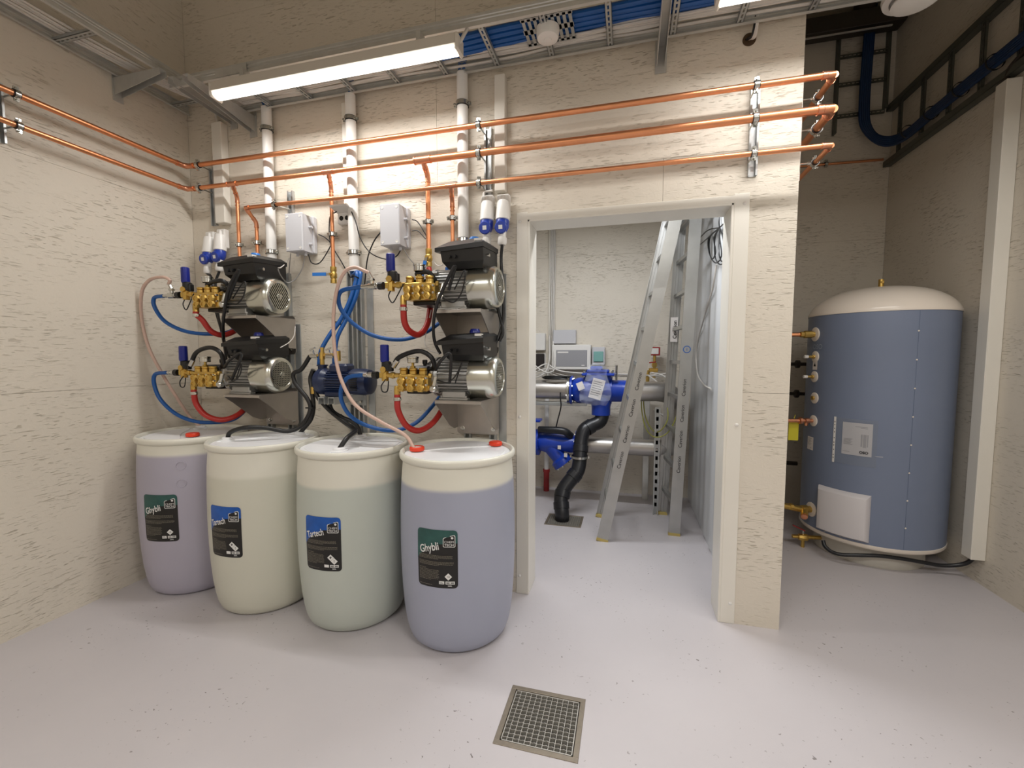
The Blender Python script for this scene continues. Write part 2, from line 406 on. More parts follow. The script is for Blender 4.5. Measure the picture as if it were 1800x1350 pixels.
# doorway casing of folded white sheet
tw = .028
for nm, q in (('trim_1', (-.618, DL, 0, 2.215)), ('trim_2', (DR, .568, 0, 2.215))):
    mb = MB(); mb.box(q[0], q[1], W - .006, W - .0005, q[2], q[3], .002)
    if nm == 'trim_1': mb.box(DL - .001, DL + .012, W - .006, WB + .004, 0, DH, .002)
    else: mb.box(DR - .012, DR + .001, W - .006, WB + .004, 0, DH, .002)
    t = struct(nm, mb, TRIM)
    for z in (.11, 1.06, 2.165):
        x = (q[0] + q[1]) / 2 - (.012 if nm == 'trim_1' else -.012)
        obj('screw_cap', MB().lathe([(.009, 0), (.009, .002), (.005, .005), (0, .006)], (x, W - .006, z), (0, -1, 0), 12, False), WHITEP, t)
mb = MB(); mb.box(-.56, .51, W - .0065, W - .0008, DH - .002, 2.208, .002); mb.box(DL, DR, W - .006, WB + .004, DH - .012, DH + .001, .002)
struct('trim_3', mb, TRIM)
# hole in the wall for the cables
T1('wall_hole_sleeve', MB().cyl((HX, W - .001, HZ), (HX, W - .004, HZ), HR, n=24), HOLE, 'round brown cable hole cut in the wall below the tray', 'hole')

# ================================================================== DRAINS
def drain(G, label, nx, ny, skew):
    x0, x1, y0, y1 = G; cxx, cyy = (x0 + x1) / 2, (y0 + y1) / 2
    t = thing('floor_drain', label, 'drain', (cxx, cyy, 0))
    fwid = .02; mb = MB()
    mb.box(x0, x1, y0, y0 + fwid, -.004, .003, .001); mb.box(x0, x1, y1 - fwid, y1, -.004, .003, .001)
    mb.box(x0, x0 + fwid, y0 + fwid, y1 - fwid, -.004, .003, .001); mb.box(x1 - fwid, x1, y0 + fwid, y1 - fwid, -.004, .003, .001)
    obj('frame', mb, IRON, t)
    a0, a1, b0, b1 = x0 + fwid + .003, x1 - fwid - .003, y0 + fwid + .003, y1 - fwid - .003
    mb = MB(); e = .0035
    for q in ((a0, a1, b0, b0 + e), (a0, a1, b1 - e, b1), (a0, a0 + e, b0, b1), (a1 - e, a1, b0, b1)): mb.box(q[0], q[1], q[2], q[3], -.022, .001)
    obj('grate_rim', mb, GRATE, t)
    me = None; o = None
    for i in range(1, nx):
        x = a0 + (a1 - a0) * i / nx
        if me is None: o = obj('grate_bar', MB().box(x - .001, x + .001, b0 + e, b1 - e, -.022, .001), GRATE, t); me = o
        else: o = me.copy(); COL.objects.link(o); o.location = (x - cxx, me.location.y, me.location.z)
    me = None
    for j in range(1, ny):
        y = b0 + (b1 - b0) * j / ny
        if me is None:
            pts = []; n = nx * 4
            for k in range(n + 1): pts.append((a0 + e + (a1 - a0 - 2 * e) * k / n, .0005 - .0028 * (.5 + .5 * math.sin(k * pi / 2 + .5))))
            me = obj('cross_bar', MB().prism(pts + [(a1 - e, -.02), (a0 + e, -.02)], 'y', y - .0009, y + .0009), GRATE, t); base = y
        else: o = me.copy(); COL.objects.link(o); o.location = (me.location.x, me.location.y + y - base, me.location.z)
    mb = MB(); zb = -.16; c_ = [(x0, y0), (x1, y0), (x1, y1), (x0, y1)]
    mb.add([(p[0], p[1], -.001) for p in c_] + [(p[0], p[1], -.07) for p in c_] +
           [(cxx + (p[0] - cxx) * .45, cyy + (p[1] - cyy) * .45, zb) for p in c_],
           [(i, (i + 1) % 4, (i + 1) % 4 + 4, i + 4) for i in range(4)] + [(i + 4, (i + 1) % 4 + 4, (i + 1) % 4 + 8, i + 8) for i in range(4)] + [(8, 9, 10, 11)])
    obj('drain_pit', mb, DARKPIT, t)
drain(G1, 'square steel floor drain with wavy grating in the foreground', 12, 13, 0)
drain(G2, 'smaller-looking floor drain under the black drain pipe beyond the doorway', 14, 11, 0)

# ================================================================== DRUMS
PROF = [(0, 0), (.20, 0), (.232, .006), (.249, .022), (.261, .055), (.270, .10), (.279, .17), (.286, .27), (.2905, .38), (.292, .50), (.2905, .62), (.287, .73), (.284, .80), (.280, .85), (.277, .88), (.2765, .905)]
RIM = [(.2755, .902), (.284, .905), (.290, .911), (.2925, .919), (.2925, .928), (.290, .936), (.285, .9405), (.279, .941), (.274, .937), (.271, .930), (.2705, .905)]
def rbody(z):
    for a, b in zip(PROF[1:], PROF[2:]):
        if a[1] <= z <= b[1]: return a[0] + (b[0] - a[0]) * (z - a[1]) / (b[1] - a[1])
    return .273
def drum(c, label, top, liq, lev, ang, kind, caps, emboss=False, zb=.353):
    t = thing('plastic_drum', label, 'drum', (c[0], c[1], 0), 'plastic chemical drums along the wall')
    m = drum_mat('drum_plastic', top, liq, lev)
    obj('body', MB().lathe(PROF, (c[0], c[1], 0), n=96, caps=False), m, t, 60)
    rm = mat('drum_rim_plastic', top, .35)
    obj('rim', MB().lathe(RIM, (c[0], c[1], 0), n=96, caps=False), rm, t, 60)
    lid = MB().lathe([(.272, .905), (.268, .922), (.255, .926), (.25, .926), (.22, .926), (0, .926)], (c[0], c[1], 0), n=96, caps=False)
    obj('lid', lid, LIDW, t, 50)
    # raised fields of the lid, split by the channel between the two bungs
    ba = math.atan2(caps[1][1] - caps[0][1], caps[1][0] - caps[0][0]) if len(caps) > 1 else .5
    for sg in (1, -1):
        pts = []; R_ = .246; d0 = .045
        a0 = math.asin(d0 / R_); n = 40
        for i in range(n + 1):
            a = a0 + (pi - 2 * a0) * i / n; pts.append((R_ * math.cos(a), sg * R_ * math.sin(a)))
        for k in range(9): pts.append((-.16 + .32 * k / 8 + 0, sg * (d0 + .018 * math.sin(k / 8 * pi))))
        ca, sa = math.cos(ba), math.sin(ba)
        P2 = [(c[0] + (x * ca - y * sa), c[1] + (x * sa + y * ca)) for x, y in pts]
        cc = Vector((sum(p[0] for p in P2) / len(P2), sum(p[1] for p in P2) / len(P2), 0))
        r0 = [Vector((p[0], p[1], .9205)) for p in P2]; r1 = [Vector((cc.x + (p[0] - cc.x) * .965, cc.y + (p[1] - cc.y) * .965, .931)) for p in P2]
        obj('lid_field', MB().rings([r0, r1]), LIDW, t)
    for (dx, dy, st) in caps:
        x, y = c[0] + dx, c[1] + dy
        if st == 'red': obj('red_bung', MB().lathe([(.034, .0), (.036, .004), (.036, .015), (.032, .02), (0, .02)], (x, y, .930), n=24, caps=False), REDP, t)
        elif st == 'redring':
            b = obj('red_bung', MB().lathe([(.036, .0), (.038, .004), (.038, .016), (.034, .02), (.026, .02), (.026, .012)], (x, y, .930), n=24, caps=False), REDP, t)
            obj('bung_plug', MB().lathe([(.026, .0), (.026, .014), (0, .014)], (x, y, .932), n=20, caps=False), WHITEP, b)
        else:
            obj('white_bung', MB().lathe([(.043, .0), (.043, .006), (.03, .008), (.03, .016), (.026, .02), (0, .02)], (x, y, .926), n=24, caps=False), LIDW, t)
    # printed label wrapped on the body
    a0 = math.radians(ang); Wd, Hh = .197, .272
    def wrap(off):
        def fn(u, v):
            z = zb + Hh / 2 + v; a = a0 + u / .29; r = rbody(z) + off
            return Vector((c[0] + r * math.cos(a), c[1] + r * math.sin(a), z))
        return fn
    rr = .018
    def edge(u):
        e = Wd / 2 - abs(u)
        return Hh / 2 - (rr - math.sqrt(max(0, rr * rr - (rr - e) ** 2)) if e < rr else 0)
    us = [-Wd / 2, -Wd / 2 + .0015, -Wd / 2 + .005, -Wd / 2 + .01, -Wd / 2 + rr]; us = us + [-Wd / 2 + rr + (Wd - 2 * rr) * i / 14 for i in range(1, 14)] + [-u for u in reversed(us)]
    def strip(low, high, off, n=10):
        mb = MB(); fn = wrap(off); rs = []
        for j in range(n + 1): rs.append([fn(u, low(u) + (high(u) - low(u)) * j / n) for u in us])
        return mb.rings(rs, close=False, caps=False)
    L = obj('label_sticker', strip(lambda u: -edge(u), edge, .0012), LBLACK, t, 60); L['label'] = 'black label printed with white lettering'
    def low(u):
        s = (u + Wd / 2) / Wd
        return min(edge(u) - .0002, Hh * (.5 - .385 + .0) - .012 + (.075 * min(1, s / .55) ** .6 - .03 if True else 0) + .012 * s)
    obj('colour_field', strip(lambda u: min(low(u), edge(u) - .001), edge, .0018, 6), LTEAL if kind == 'Ghybli' else LBLUE, L, 60)
    fn = wrap(.0030); mb = MB()
    letters(mb, kind, .050 if kind == 'Ghybli' else .046, wrap(.0046), -.036, .050, .26, .016, .10, .098 if kind == 'Ghybli' else .100)
    obj('lettering', mb, WINK, L)
    # emblem: white outlined plate with a drop and two words
    fn2 = wrap(.0024); mb = MB(); ox, oy = .060, .084
    plate = [(-.024, -.026), (.024, -.026), (.028, -.022), (.028, .026), (.024, .031), (.016, .030), (-.024, .018), (-.028, .013), (-.028, -.022)]
    mb.add([fn2(ox + x, oy + y) for x, y in plate], [tuple(range(len(plate)))])
    fn3 = wrap(.0030); inn = [(x * .9, y * .9) for x, y in plate]
    obj('emblem', mb, WINK, L); mb = MB(); mb.add([fn3(ox + x, oy + y) for x, y in inn], [tuple(range(len(inn)))]); obj('emblem_ground', mb, LBLACK, L)
    fn4 = wrap(.0038); mb = MB()
    letters(mb, 'CHEM', .014, fn4, ox, oy - .001, 0, 0., 0, .042); letters(mb, 'TECH', .015, fn4, ox, oy - .015, 0, .012, 0, .042)
    mb.add([fn4(ox + .014 + .0055 * math.cos(a * pi / 6), oy + .018 + .0055 * math.sin(a * pi / 6)) for a in range(12)], [tuple(range(12))])
    obj('emblem_lettering', mb, WINK, L)
    mb = MB(); rnd = random.Random(kind)
    def para(y, n, x0, x1, h=.0016, gap=.0052):
        for i in range(n):
            x = x0; e = x1 if i < n - 1 else x0 + (x1 - x0) * .6
            while x < e - .004:
                l = rnd.uniform(.004, .012); rectf(mb, fn, x, min(x + l, e), y - i * gap, y - i * gap + h); x += l + .0016
    para(.016, 4, -.088, .075); para(-.014, 4, -.088, .080); para(-.046, 1, -.088, -.02); para(-.053, 9, -.088, .012, gap=.0058)
    para(-.124, 1, -.088, .03)
    obj('fine_print', mb, LINK, L)
    mb = MB()
    hz = [(.055, -.080)] if kind == 'Ghybli' else [(.046, -.066), (.063, -.084)]
    for hx, hy in hz:
        mb.add([fn(hx + a, hy + b) for a, b in ((-.017, 0), (0, -.017), (.017, 0), (0, .017))], [(0, 1, 2, 3)])
    rectf(mb, fn, .012, .036, -.116, -.102); rectf(mb, fn, .042, .084, -.116, -.102, 2)
    letters(mb, '200L', .010, fn, .062, -.124, 0, .01)
    obj('white_print', mb, WINK, L)
    mb = MB()
    for i in range(16):
        x = .046 + i * .0022
        if i in (7, 8): continue
        rectf(mb, fn4, x, x + .0012, -.113, -.105)
    if kind == 'Ghybli': letters(mb, '<3', .013, fn4, .055, -.080, 0, .004); rectf(mb, fn4, .015, .028, -.107, -.1055); rectf(mb, fn4, .015, .032, -.112, -.1105)
    else: letters(mb, '!', .018, fn4, .063, -.084, 0, .012); letters(mb, '*', .026, fn4, .046, -.070, 0, .02)
    obj('barcode', mb, INK, L)
    if emboss:
        for (px, py) in ((318, 813), (318, 848)):
            zc = .806 - .02 if py == 813 else .685; aa = math.radians(-53)
            mb = MB(); prof = []
            r = rbody(zc); o = Vector((c[0] + (r - .001) * math.cos(aa), c[1] + (r - .001) * math.sin(aa), zc)); dd = Vector((math.cos(aa), math.sin(aa), 0))
            mb.lathe([(.026, 0), (.025, .003), (.022, .003), (.021, 0)], o, dd, 24, False); obj('embossed_mark', mb, m, t)
    return t
CREAM = (222, 220, 208); PUR = (160, 164, 182); GRN = (196, 198, 184)
D4, D3, D2, D1 = (-.834, 2.076), (-1.449, 2.077), (-2.038, 2.072), (-2.625, 2.121)
drum(D4, 'white plastic drum of violet liquid beside the doorway, pale hose in its red ring cap', CREAM, PUR, .800, -88.5, 'Ghybli', [(-.20, -.06, 'redring'), (.15, .17, 'red')])
drum(D3, 'white drum with blue-topped label, second from the doorway, kinked black hose in its lid', CREAM, (188, 194, 186), .762, -88.0, 'Tartech', [(.03, -.165, 'white'), (-.08, .19, 'white')])
drum(D2, 'cream-white drum with blue-topped label, between violet corner drum and another white drum', CREAM, (205, 204, 190), .770, -89.5, 'Tartech', [(-.185, -.075, 'white'), (.085, .185, 'white')])
drum(D1, 'drum of violet liquid in the corner by the left wall, half hidden by its neighbour', CREAM, (172, 168, 183), .842, -77.0, 'Ghybli', [(.10, -.09, 'red'), (-.14, .16, 'white')], emboss=True, zb=.353)

# ================================================================== PIPE CLAMPS, STRUT RAILS
def clamp(c, axis, r, stem, label, cat='pipe clamp', grp=None, n=20):
    c = Vector(c); a = Vector({'x': (1, 0, 0), 'y': (0, 1, 0), 'z': (0, 0, 1)}[axis]); st = Vector(stem); sd = st.normalized(); e = a.cross(sd).normalized()
    t = thing('pipe_clamp', label, cat, c, grp)
    mb = MB(); w2 = .010
    mb.lathe([(r + .0005, -w2 - .003), (r + .005, -w2 - .003), (r + .005, w2 + .003), (r + .0005, w2 + .003)], c, a, n, False); obj('rubber_lining', mb, RUBBER, t)
    mb = MB(); mb.lathe([(r + .0051, -w2), (r + .0072, -w2), (r + .0072, w2), (r + .0051, w2), (r + .0051, -w2)], c, a, n, False)
    for s_ in (1, -1):
        q = c + e * s_ * (r + .012)
        mb.beam(q - a * w2, q + a * w2, .004, .012, up=tuple(e)) if False else mb.add([], [])
        for k in (1, -1):
            b0 = q + sd * k * .0025
            u, v = e, a
            vs = [b0 + u * i * .008 + v * j * w2 + sd * l * .001 for l in (-1, 1) for j in (-1, 1) for i in (-1, 1)]
            mb.add(vs, [(0, 2, 3, 1), (4, 5, 7, 6), (0, 1, 5, 4), (2, 6, 7, 3), (0, 4, 6, 2), (1, 3, 7, 5)])
        mb.cyl(q - sd * .012, q + sd * .010, .003, n=8); mb.cyl(q - sd * .015, q - sd * .011, .0058, n=6)
    obj('band', mb, ZINC, t)
    if st.length > r + .008:
        mb = MB(); mb.cyl(c + sd * (r + .006), c + sd * (r + .018), .008, n=6); mb.cyl(c + sd * (r + .006), c + st, .0045, n=8); obj('stud', mb, ZINC, t)
    return t
def strut(p0, p1, facing, label, wid=.041, dep=.021, slots=True, m=None, name='strut_rail', cat='rail', grp=None):
    """C-shaped channel, open towards 'facing'"""
    p0, p1, fd = Vector(p0), Vector(p1), Vector(facing).normalized(); d = (p1 - p0).normalized(); s_ = d.cross(fd).normalized(); tk = .0025
    prof = [(-wid / 2, 0), (wid / 2, 0), (wid / 2, dep), (wid / 2 - .009, dep), (wid / 2 - .009, dep - tk), (wid / 2 - tk, dep - tk), (wid / 2 - tk, tk), (-wid / 2 + tk, tk), (-wid / 2 + tk, dep - tk), (-wid / 2 + .009, dep - tk), (-wid / 2 + .009, dep), (-wid / 2, dep)]
    mb = MB(); n = len(prof); vs = [c + s_ * a + fd * b for c in (p0, p1) for a, b in prof]
    fs = [(i, (i + 1) % n, (i + 1) % n + n, i + n) for i in range(n)]
    for k in (0, n): fs += [tuple(k + i for i in (0, 1, 6, 7)), tuple(k + i for i in (1, 2, 5, 6)), tuple(k + i for i in (0, 7, 8, 11)), tuple(k + i for i in (2, 3, 4, 5)), tuple(k + i for i in (8, 9, 10, 11))]
    mb.add(vs, fs)
    o = obj(name, mb, m or GALV); tag(o, label, cat, grp)
    return o
# ================================================================== COPPER PIPES
PY, ZA, ZB_, ZC = 2.335, 2.658, 2.512, 2.354
XE, XL = .866, -2.84
RA, RB, RB2, RC = .0145, .0185, .0135, .0115
def elbow(mb, p, d0, d1, r, R=None):
    """bend from direction d0 into d1 around corner p, with swaged sockets"""
    R = R or r * 2.2; p, d0, d1 = Vector(p), Vector(d0).normalized(), Vector(d1).normalized()
    pts = []
    for k in range(9):
        t = k / 8; a = p - d0 * R; b = p + d1 * R; pts.append((1 - t) ** 2 * a + 2 * t * (1 - t) * p + t * t * b)
    mb.tube(pts, r * 1.12, 14, 1)
    for q, dd in ((p - d0 * R, -d0), (p + d1 * R, d1)):
        mb.cyl(q, q + dd * r * 1.1, r * 1.16, n=14); mb.cyl(q + dd * r * .9, q + dd * r * 1.25, r * 1.26, n=14)
def tee(mb, p, d, dn, r, rd):
    p, d, dn = Vector(p), Vector(d), Vector(dn).normalized()
    mb.cyl(p - d * r * 2.6, p + d * r * 2.6, r * 1.13, n=14)
    for s_ in (1, -1): mb.cyl(p + d * s_ * r * 2.3, p + d * s_ * r * 2.7, r * 1.25, n=14)
    mb.cyl(p, p + dn * (r + rd * 1.8), rd * 1.14, n=14); mb.cyl(p + dn * (r + rd * 1.5), p + dn * (r + rd * 2.0), rd * 1.26, n=14)
def drop(t, x, z, r0, rd, zend, dx=-.03, dz=.062):
    """branch that leans back to the wall and then falls straight down"""
    top = Vector((x, PY, z)); kx = x + dx * 0; knee = Vector((x + dx, 2.398, z - dz)); d = (knee - top).normalized()
    mb = MB(); mb.cyl(top, knee, rd, n=12); mb.cyl(knee, (knee.x, knee.y, zend), rd, n=12); br = obj('branch_pipe', mb, COPPER, t)
    mb = MB(); tee(mb, top, Vector((1, 0, 0)), d, r0, rd); obj('tee', mb, COPPERF, t)
    mb = MB(); elbow(mb, knee, d, (0, 0, -1), rd, rd * 1.6); mb.cyl(knee + Vector((0, 0, -rd * 4.2)), knee + Vector((0, 0, -rd * 4.6)), rd * 1.25, n=14); obj('elbow', mb, COPPERF, br)
def run(label, z, r, xs, left, end_y=4.45, radii=None):
    t = thing('copper_pipe', label, 'pipe', (-1., PY, z - r))
    mb = MB()
    if radii: mb.cyl((xs, PY, z), (radii[0], PY, z), radii[1], n=16); mb.cyl((radii[0], PY, z), (XE, PY, z), r, n=16)
    else: mb.cyl((xs, PY, z), (XE, PY, z), r, n=16)
    obj('long_pipe', mb, COPPER, t)
    obj('side_pipe', MB().cyl((XE, PY, z), (XE, end_y, z), r, n=16), COPPER, t)
    mb = MB(); elbow(mb, (XE, PY, z), (1, 0, 0), (0, 1, 0), r); obj('elbow', mb, COPPERF, t)
    if left:
        r2 = radii[1] if radii else r
        obj('left_wall_pipe', MB().cyl((XL, NY + .02, z), (XL, PY, z), r2, n=16), COPPER, t)
        mb = MB(); elbow(mb, (XL, PY, z), (0, 1, 0), (1, 0, 0), r2, r2 * 3.2); obj('elbow', mb, COPPERF, t)
    return t
t1 = run('topmost of three long copper pipes, running from left wall past the doorway', ZA, RA, XL, True)
t2 = run('middle long copper pipe with three branches dropping to the pumps', ZB_, RB, XL, True, radii=(-1.135, RB2))
t3 = run('lowest long copper pipe, bending down above the left pumps', ZC, RC, -2.375, False)
drop(t2, -2.471, ZB_, RB2, .0115, 2.03); drop(t2, -1.754, ZB_, RB2, .0115, 1.955); drop(t2, -1.135, ZB_, RB, .0135, 2.03, -.0)
drop(t3, -.965, ZC, RC, .0115, 1.98, -.02)
mb = MB(); k0 = Vector((-2.375, PY, ZC)); k1 = Vector((-2.355, 2.398, ZC - .075)); mb.cyl(k0, k1, RC, n=12); mb.cyl(k1, (k1.x, k1.y, 2.02), RC, n=12); obj('branch_pipe', mb, COPPER, t3)
mb = MB(); elbow(mb, k0, (-1, 0, 0), k1 - k0, RC, RC * 1.6); elbow(mb, k1, k1 - k0, (0, 0, -1), RC, RC * 1.6); obj('elbow', mb, COPPERF, t3)

PR = {'A': (ZA, RA), 'B': (ZB_, RB), 'C': (ZC, RC)}
nmz = ('topmost', 'middle', 'lowest')
for (x, where, z0, z1, zs) in ((-.782, 'above the pair of blue plugs', 2.30, 2.69, 'ABC'), (.572, 'over the right end of the doorway', 2.29, 2.71, 'ABC'), (-2.745, 'in the left corner', 2.30, 2.68, 'AB')):
    strut((x, W - .001, z0), (x, W - .001, z1), (0, -1, 0), 'short upright slotted steel rail ' + where, grp='upright rails carrying the copper pipes')
    for i, k in enumerate(zs):
        z, r = PR[k]
        if k == 'B' and x < -1.135: r = RB2
        clamp((x - (.02 if x > -2 else -.005), PY, z), 'x', r, (0, W - .022 - PY, 0), 'steel clamp on %s copper pipe %s' % (nmz[i] if zs == 'ABC' else ('upper', 'lower')[i], where), grp='clamps on the long copper pipes')
strut((-2.118, W - .001, 2.30), (-2.118, W - .001, 2.47), (0, -1, 0), 'very short steel rail just above the left grey junction box', dep=.021)
clamp((-2.15, PY, ZC), 'x', RC, (.03, W - .022 - PY, 0), 'small clamp on lowest copper pipe above the left grey box')
strut((LX + .001, 1.48, 2.44), (LX + .001, 1.48, 2.72), (1, 0, 0), 'dark upright rail on left wall at the photo edge')
for i, (z, r) in enumerate(((ZA, RA), (ZB_, RB2))):
    clamp((XL, 1.50, z), 'y', r, (LX + .022 - XL, 0, 0), 'black-lined clamp on the %s copper pipe at the left wall' % ('upper', 'lower')[i])
# side face of the front wall
T1('side_mounting_plate', MB().box(EX + .001, EX + .012, W + .03, W + .09, 2.26, 2.73, .002), TRIM, 'pale upright plate on the end of the front wall', 'plate')
for i, (z, r) in enumerate(((ZA, RA), (ZB_, RB), (ZC, RC))):
    clamp((XE, W + .07, z), 'y', r, (EX + .012 - XE, 0, 0), 'black-lined clamp on the %s copper pipe past the wall end' % nmz[i], grp='clamps behind the copper corner elbows')
for (x, z, r, lb) in ((-2.501, 2.145, .0115, 'leftmost branch pipe above the left black motor box'), (-2.355, 2.150, .0115, 'second branch pipe from the left corner'), (-1.784, 2.165, .0115, 'branch pipe with the sideways blue lever'),
                      (-1.135, 2.19, .0135, 'branch pipe right of the right grey box'), (-.985, 2.20, .0115, 'branch pipe left of the rightmost white tube')):
    clamp((x, 2.398, z), 'z', r, (0, W - .004 - 2.398, 0), 'steel clamp on the ' + lb, grp='clamps on the copper branch pipes')

# ball valves at the ends of two branches
def ball_valve(x, y, z, label, lever, lev_mat=BLUETAP):
    t = thing('ball_valve', label, 'valve', (x, y, z - .07))
    mb = MB()
    mb.lathe([(.013, .0), (.019, .0), (.019, .022), (.016, .026), (.021, .036), (.021, .058), (.016, .068), (.019, .074), (.019, .10), (.013, .10)], (x, y, z - .10), n=6 * 2, caps=True)
    mb.cyl((x, y, z - .05), (x, y - .038, z - .05), .008, n=10)
    obj('body', mb, BRASS, t)
    mb = MB(); q = Vector((x, y - .034, z - .05)); l = Vector(lever)
    mb.beam(q, q + l * .25, .016, .004, up=(0, 1, 0)); obj('lever_stem', mb, ZINC, t)
    mb = MB(); mb.beam(q + l * .22, q + l, .020, .008, up=(0, 1, 0)); obj('lever_grip', mb, lev_mat, t)
ball_valve(-1.784, 2.398, 1.965, 'brass ball valve with blue lever pointing left between the two grey boxes', (-.125, 0, .004))
ball_valve(-1.135, 2.398, 2.035, 'brass ball valve with blue lever hanging down over the red hose', (-.03, 0, -.11))

# ================================================================== WHITE TUBES
RT = .031
def conduit(x, z0, z1, label, clamps, lbs, low=None):
    y = W - .045
    mb = MB(); mb.lathe([(RT - .003, z0 + .002), (RT, z0), (RT, z1), (RT - .003, z1), (RT - .003, z0 + .002)], (x, y, 0), n=28, caps=False)
    T1('plastic_tube', mb, PVC, label, 'tube', 'upright white plastic tubes')
    for z, l in zip(clamps, lbs): clamp((x, y, z), 'z', RT, (0, W - .002 - y, 0), 'black-lined clamp ' + l, n=26, grp='clamps on the white tubes')
conduit(-2.252, 2.02, 2.985, 'leftmost upright white tube, ending by the left black motor box', [2.855, 2.085], ['near the top of the leftmost white tube', 'low on the leftmost white tube'])
conduit(-1.640, 1.93, 2.975, 'middle upright white tube with blue hoses leaving its lower end', [2.835, 2.045], ['near the top of the middle white tube', 'low on the middle white tube'])
conduit(-.922, 2.03, 2.985, 'rightmost upright white tube above the right motor box', [2.82, 2.07], ['near the top of the rightmost white tube', 'at the foot of the rightmost white tube'])
for (x0, x1, dep, z0, lb) in ((-2.69, -2.61, .055, 2.30, 'white square cable duct in the left corner above the plugs'), (-1.715, -1.675, .03, 2.25, 'thin white cable duct left of the middle tube'), (-.735, -.675, .045, 2.33, 'white square cable duct right of the rightmost tube')):
    T1('cable_duct', MB().box(x0, x1, W - dep, W - .001, z0, 2.95, .003), TRIM, lb, 'cable duct', 'white square cable ducts')

# ================================================================== GREY JUNCTION BOXES, SOCKETS, PLUGS
def junction(pxs, yb, label, dx0, dx1, z0, z1):
    """box whose lid leans away from the wall; x range, z range at the lid"""
    t = thing('junction_box', label, 'junction box', ((dx0 + dx1) / 2, W, z0)); yf = 2.33
    mb = MB(); mb.box(dx0 - .005, dx1 + .01, W - .035, W - .001, z0 - .0, z1 + .005, .004); 
    a = [(dx0, yf + .012, z0), (dx1, yf + .012, z0), (dx1, yf + .012, z1), (dx0, yf + .012, z1)]; b = [(dx0 - .0, W - .034, z0 + .0), (dx1 + .0, W - .034, z0), (dx1, W - .034, z1), (dx0, W - .034, z1)]
    mb.rings([[Vector(p) for p in a], [Vector(p) for p in b]]); obj('housing', mb, GREYBOX, t)
    lid = obj('lid', MB().box(dx0 - .003, dx1 + .003, yf - .006, yf + .0115, z0 - .003, z1 + .003, .004), GREYBOX, t)
    for x in (dx0 + .014, dx1 - .014):
        for z in (z0 + .016, z1 - .016):
            obj('lid_screw', MB().lathe([(.008, 0), (.008, .0012), (.0055, .0012), (.0045, .0004), (0, .0004)], (x, yf - .006, z), (0, -1, 0), 14, False), WHITEP, lid)
    for x in (dx0 + .30 * (dx1 - dx0), dx0 + .8 * (dx1 - dx0)): obj('cable_gland', MB().cyl((x, yf + .05, z0), (x, yf + .05, z0 - .022), .009, n=10), GREYBOX, t)
    for z in (z0 + .05, z1 - .07): obj('cable_gland', MB().cyl((dx1, yf + .06, z), (dx1 + .022, yf + .06, z), .008, n=10), GREYBOX, t)
junction(None, 0, 'left grey junction box with four screws, above the left motor', -2.065, -1.945, 2.062, 2.286)
junction(None, 0, 'right grey junction box with four screws, between middle and rightmost tubes', -1.405, -1.285, 2.056, 2.284)
t = thing('wall_socket', 'small white twin socket with lifted flap against the middle white tube', 'socket', (-1.705, W, 2.25))
obj('base', MB().box(-1.76, -1.655, W - .035, W - .001, 2.23, 2.30, .006), WHITEP, t)
M_ = Matrix.Translation((-1.705, W - .055, 2.308)) @ Matrix.Rotation(math.radians(-14), 4, 'X'); obj('flap', MB().box(-.062, .062, -.05, .045, -.006, .006, .003, M_), WHITEP, t)
for x in (-1.73, -1.69): obj('socket_opening', MB().cyl((x, W - .034, 2.262), (x, W - .038, 2.262), .014, n=14), BLACK, t)

def plug(x, z, label, tilt=0., straight=False, dz=0.):
    """blue industrial plug hanging from its white wall socket"""
    y = 2.385; t = thing('industrial_plug', label, 'plug', (x, y, z - .2)); dn = Vector((tilt, -.12, -1)).normalized(); o = Vector((x, y, z))
    fr = o - dn * 0
    mb = MB(); mb.lathe([(.010, -.062), (.014, -.060), (.014, -.035), (.030, -.030), (.034, -.02), (.038, .045), (.040, .075), (.036, .078), (0, .078)], o, dn, 24, False); obj('socket_housing', mb, WHITEP, t)
    mb = MB(); mb.box(-.035, .035, -.0, .04, -.055, .07, .006, Matrix.Translation(o)); obj('wall_plate', mb, WHITEP, t)
    mb = MB(); mb.lathe([(.033, .072), (.036, .08), (.035, .115), (.026, .135), (.022, .14)], o, dn, 24); obj('blue_collar', mb, BLUES, t)
    fd = Vector((0, -1, -.15)).normalized(); q = o + dn * .118 + fd * .03
    mb = MB(); mb.lathe([(.010, -.02), (.032, -.008), (.034, .0), (.034, .008), (.030, .012), (0, .012)], q, fd, 24, False); cp = obj('blue_cap', mb, BLUES, t)
    u = Vector((1, 0, 0)); v = u.cross(fd).normalized() * -1
    fn = planefn(q + fd * .0126, u, Vector((0, 0, 1)) - fd * fd.z); mb = MB(); rectf(mb, fn, -.011, .011, -.011, .011); obj('cap_marking', mb, WINK, cp)
    mb = MB(); mb.lathe([(.020, .135), (.022, .14), (.021, .17), (.025, .175), (.025, .205), (.018, .215), (.012, .215)], o, dn, 14); obj('cable_nut', mb, WHITEP, t)
    return o + dn * .215
pB1 = plug(-.772, 2.235, 'blue and white plug, left of the pair beside the doorway', .02)
pB2 = plug(-.680, 2.232, 'blue and white plug, right of the pair beside the doorway', .01)
pA1 = plug(-2.735, 2.175, 'blue and white plug, left of the pair in the left corner', .0)
pA2 = plug(-2.640, 2.185, 'larger looking blue and white plug, right of the pair in the left corner', .03)

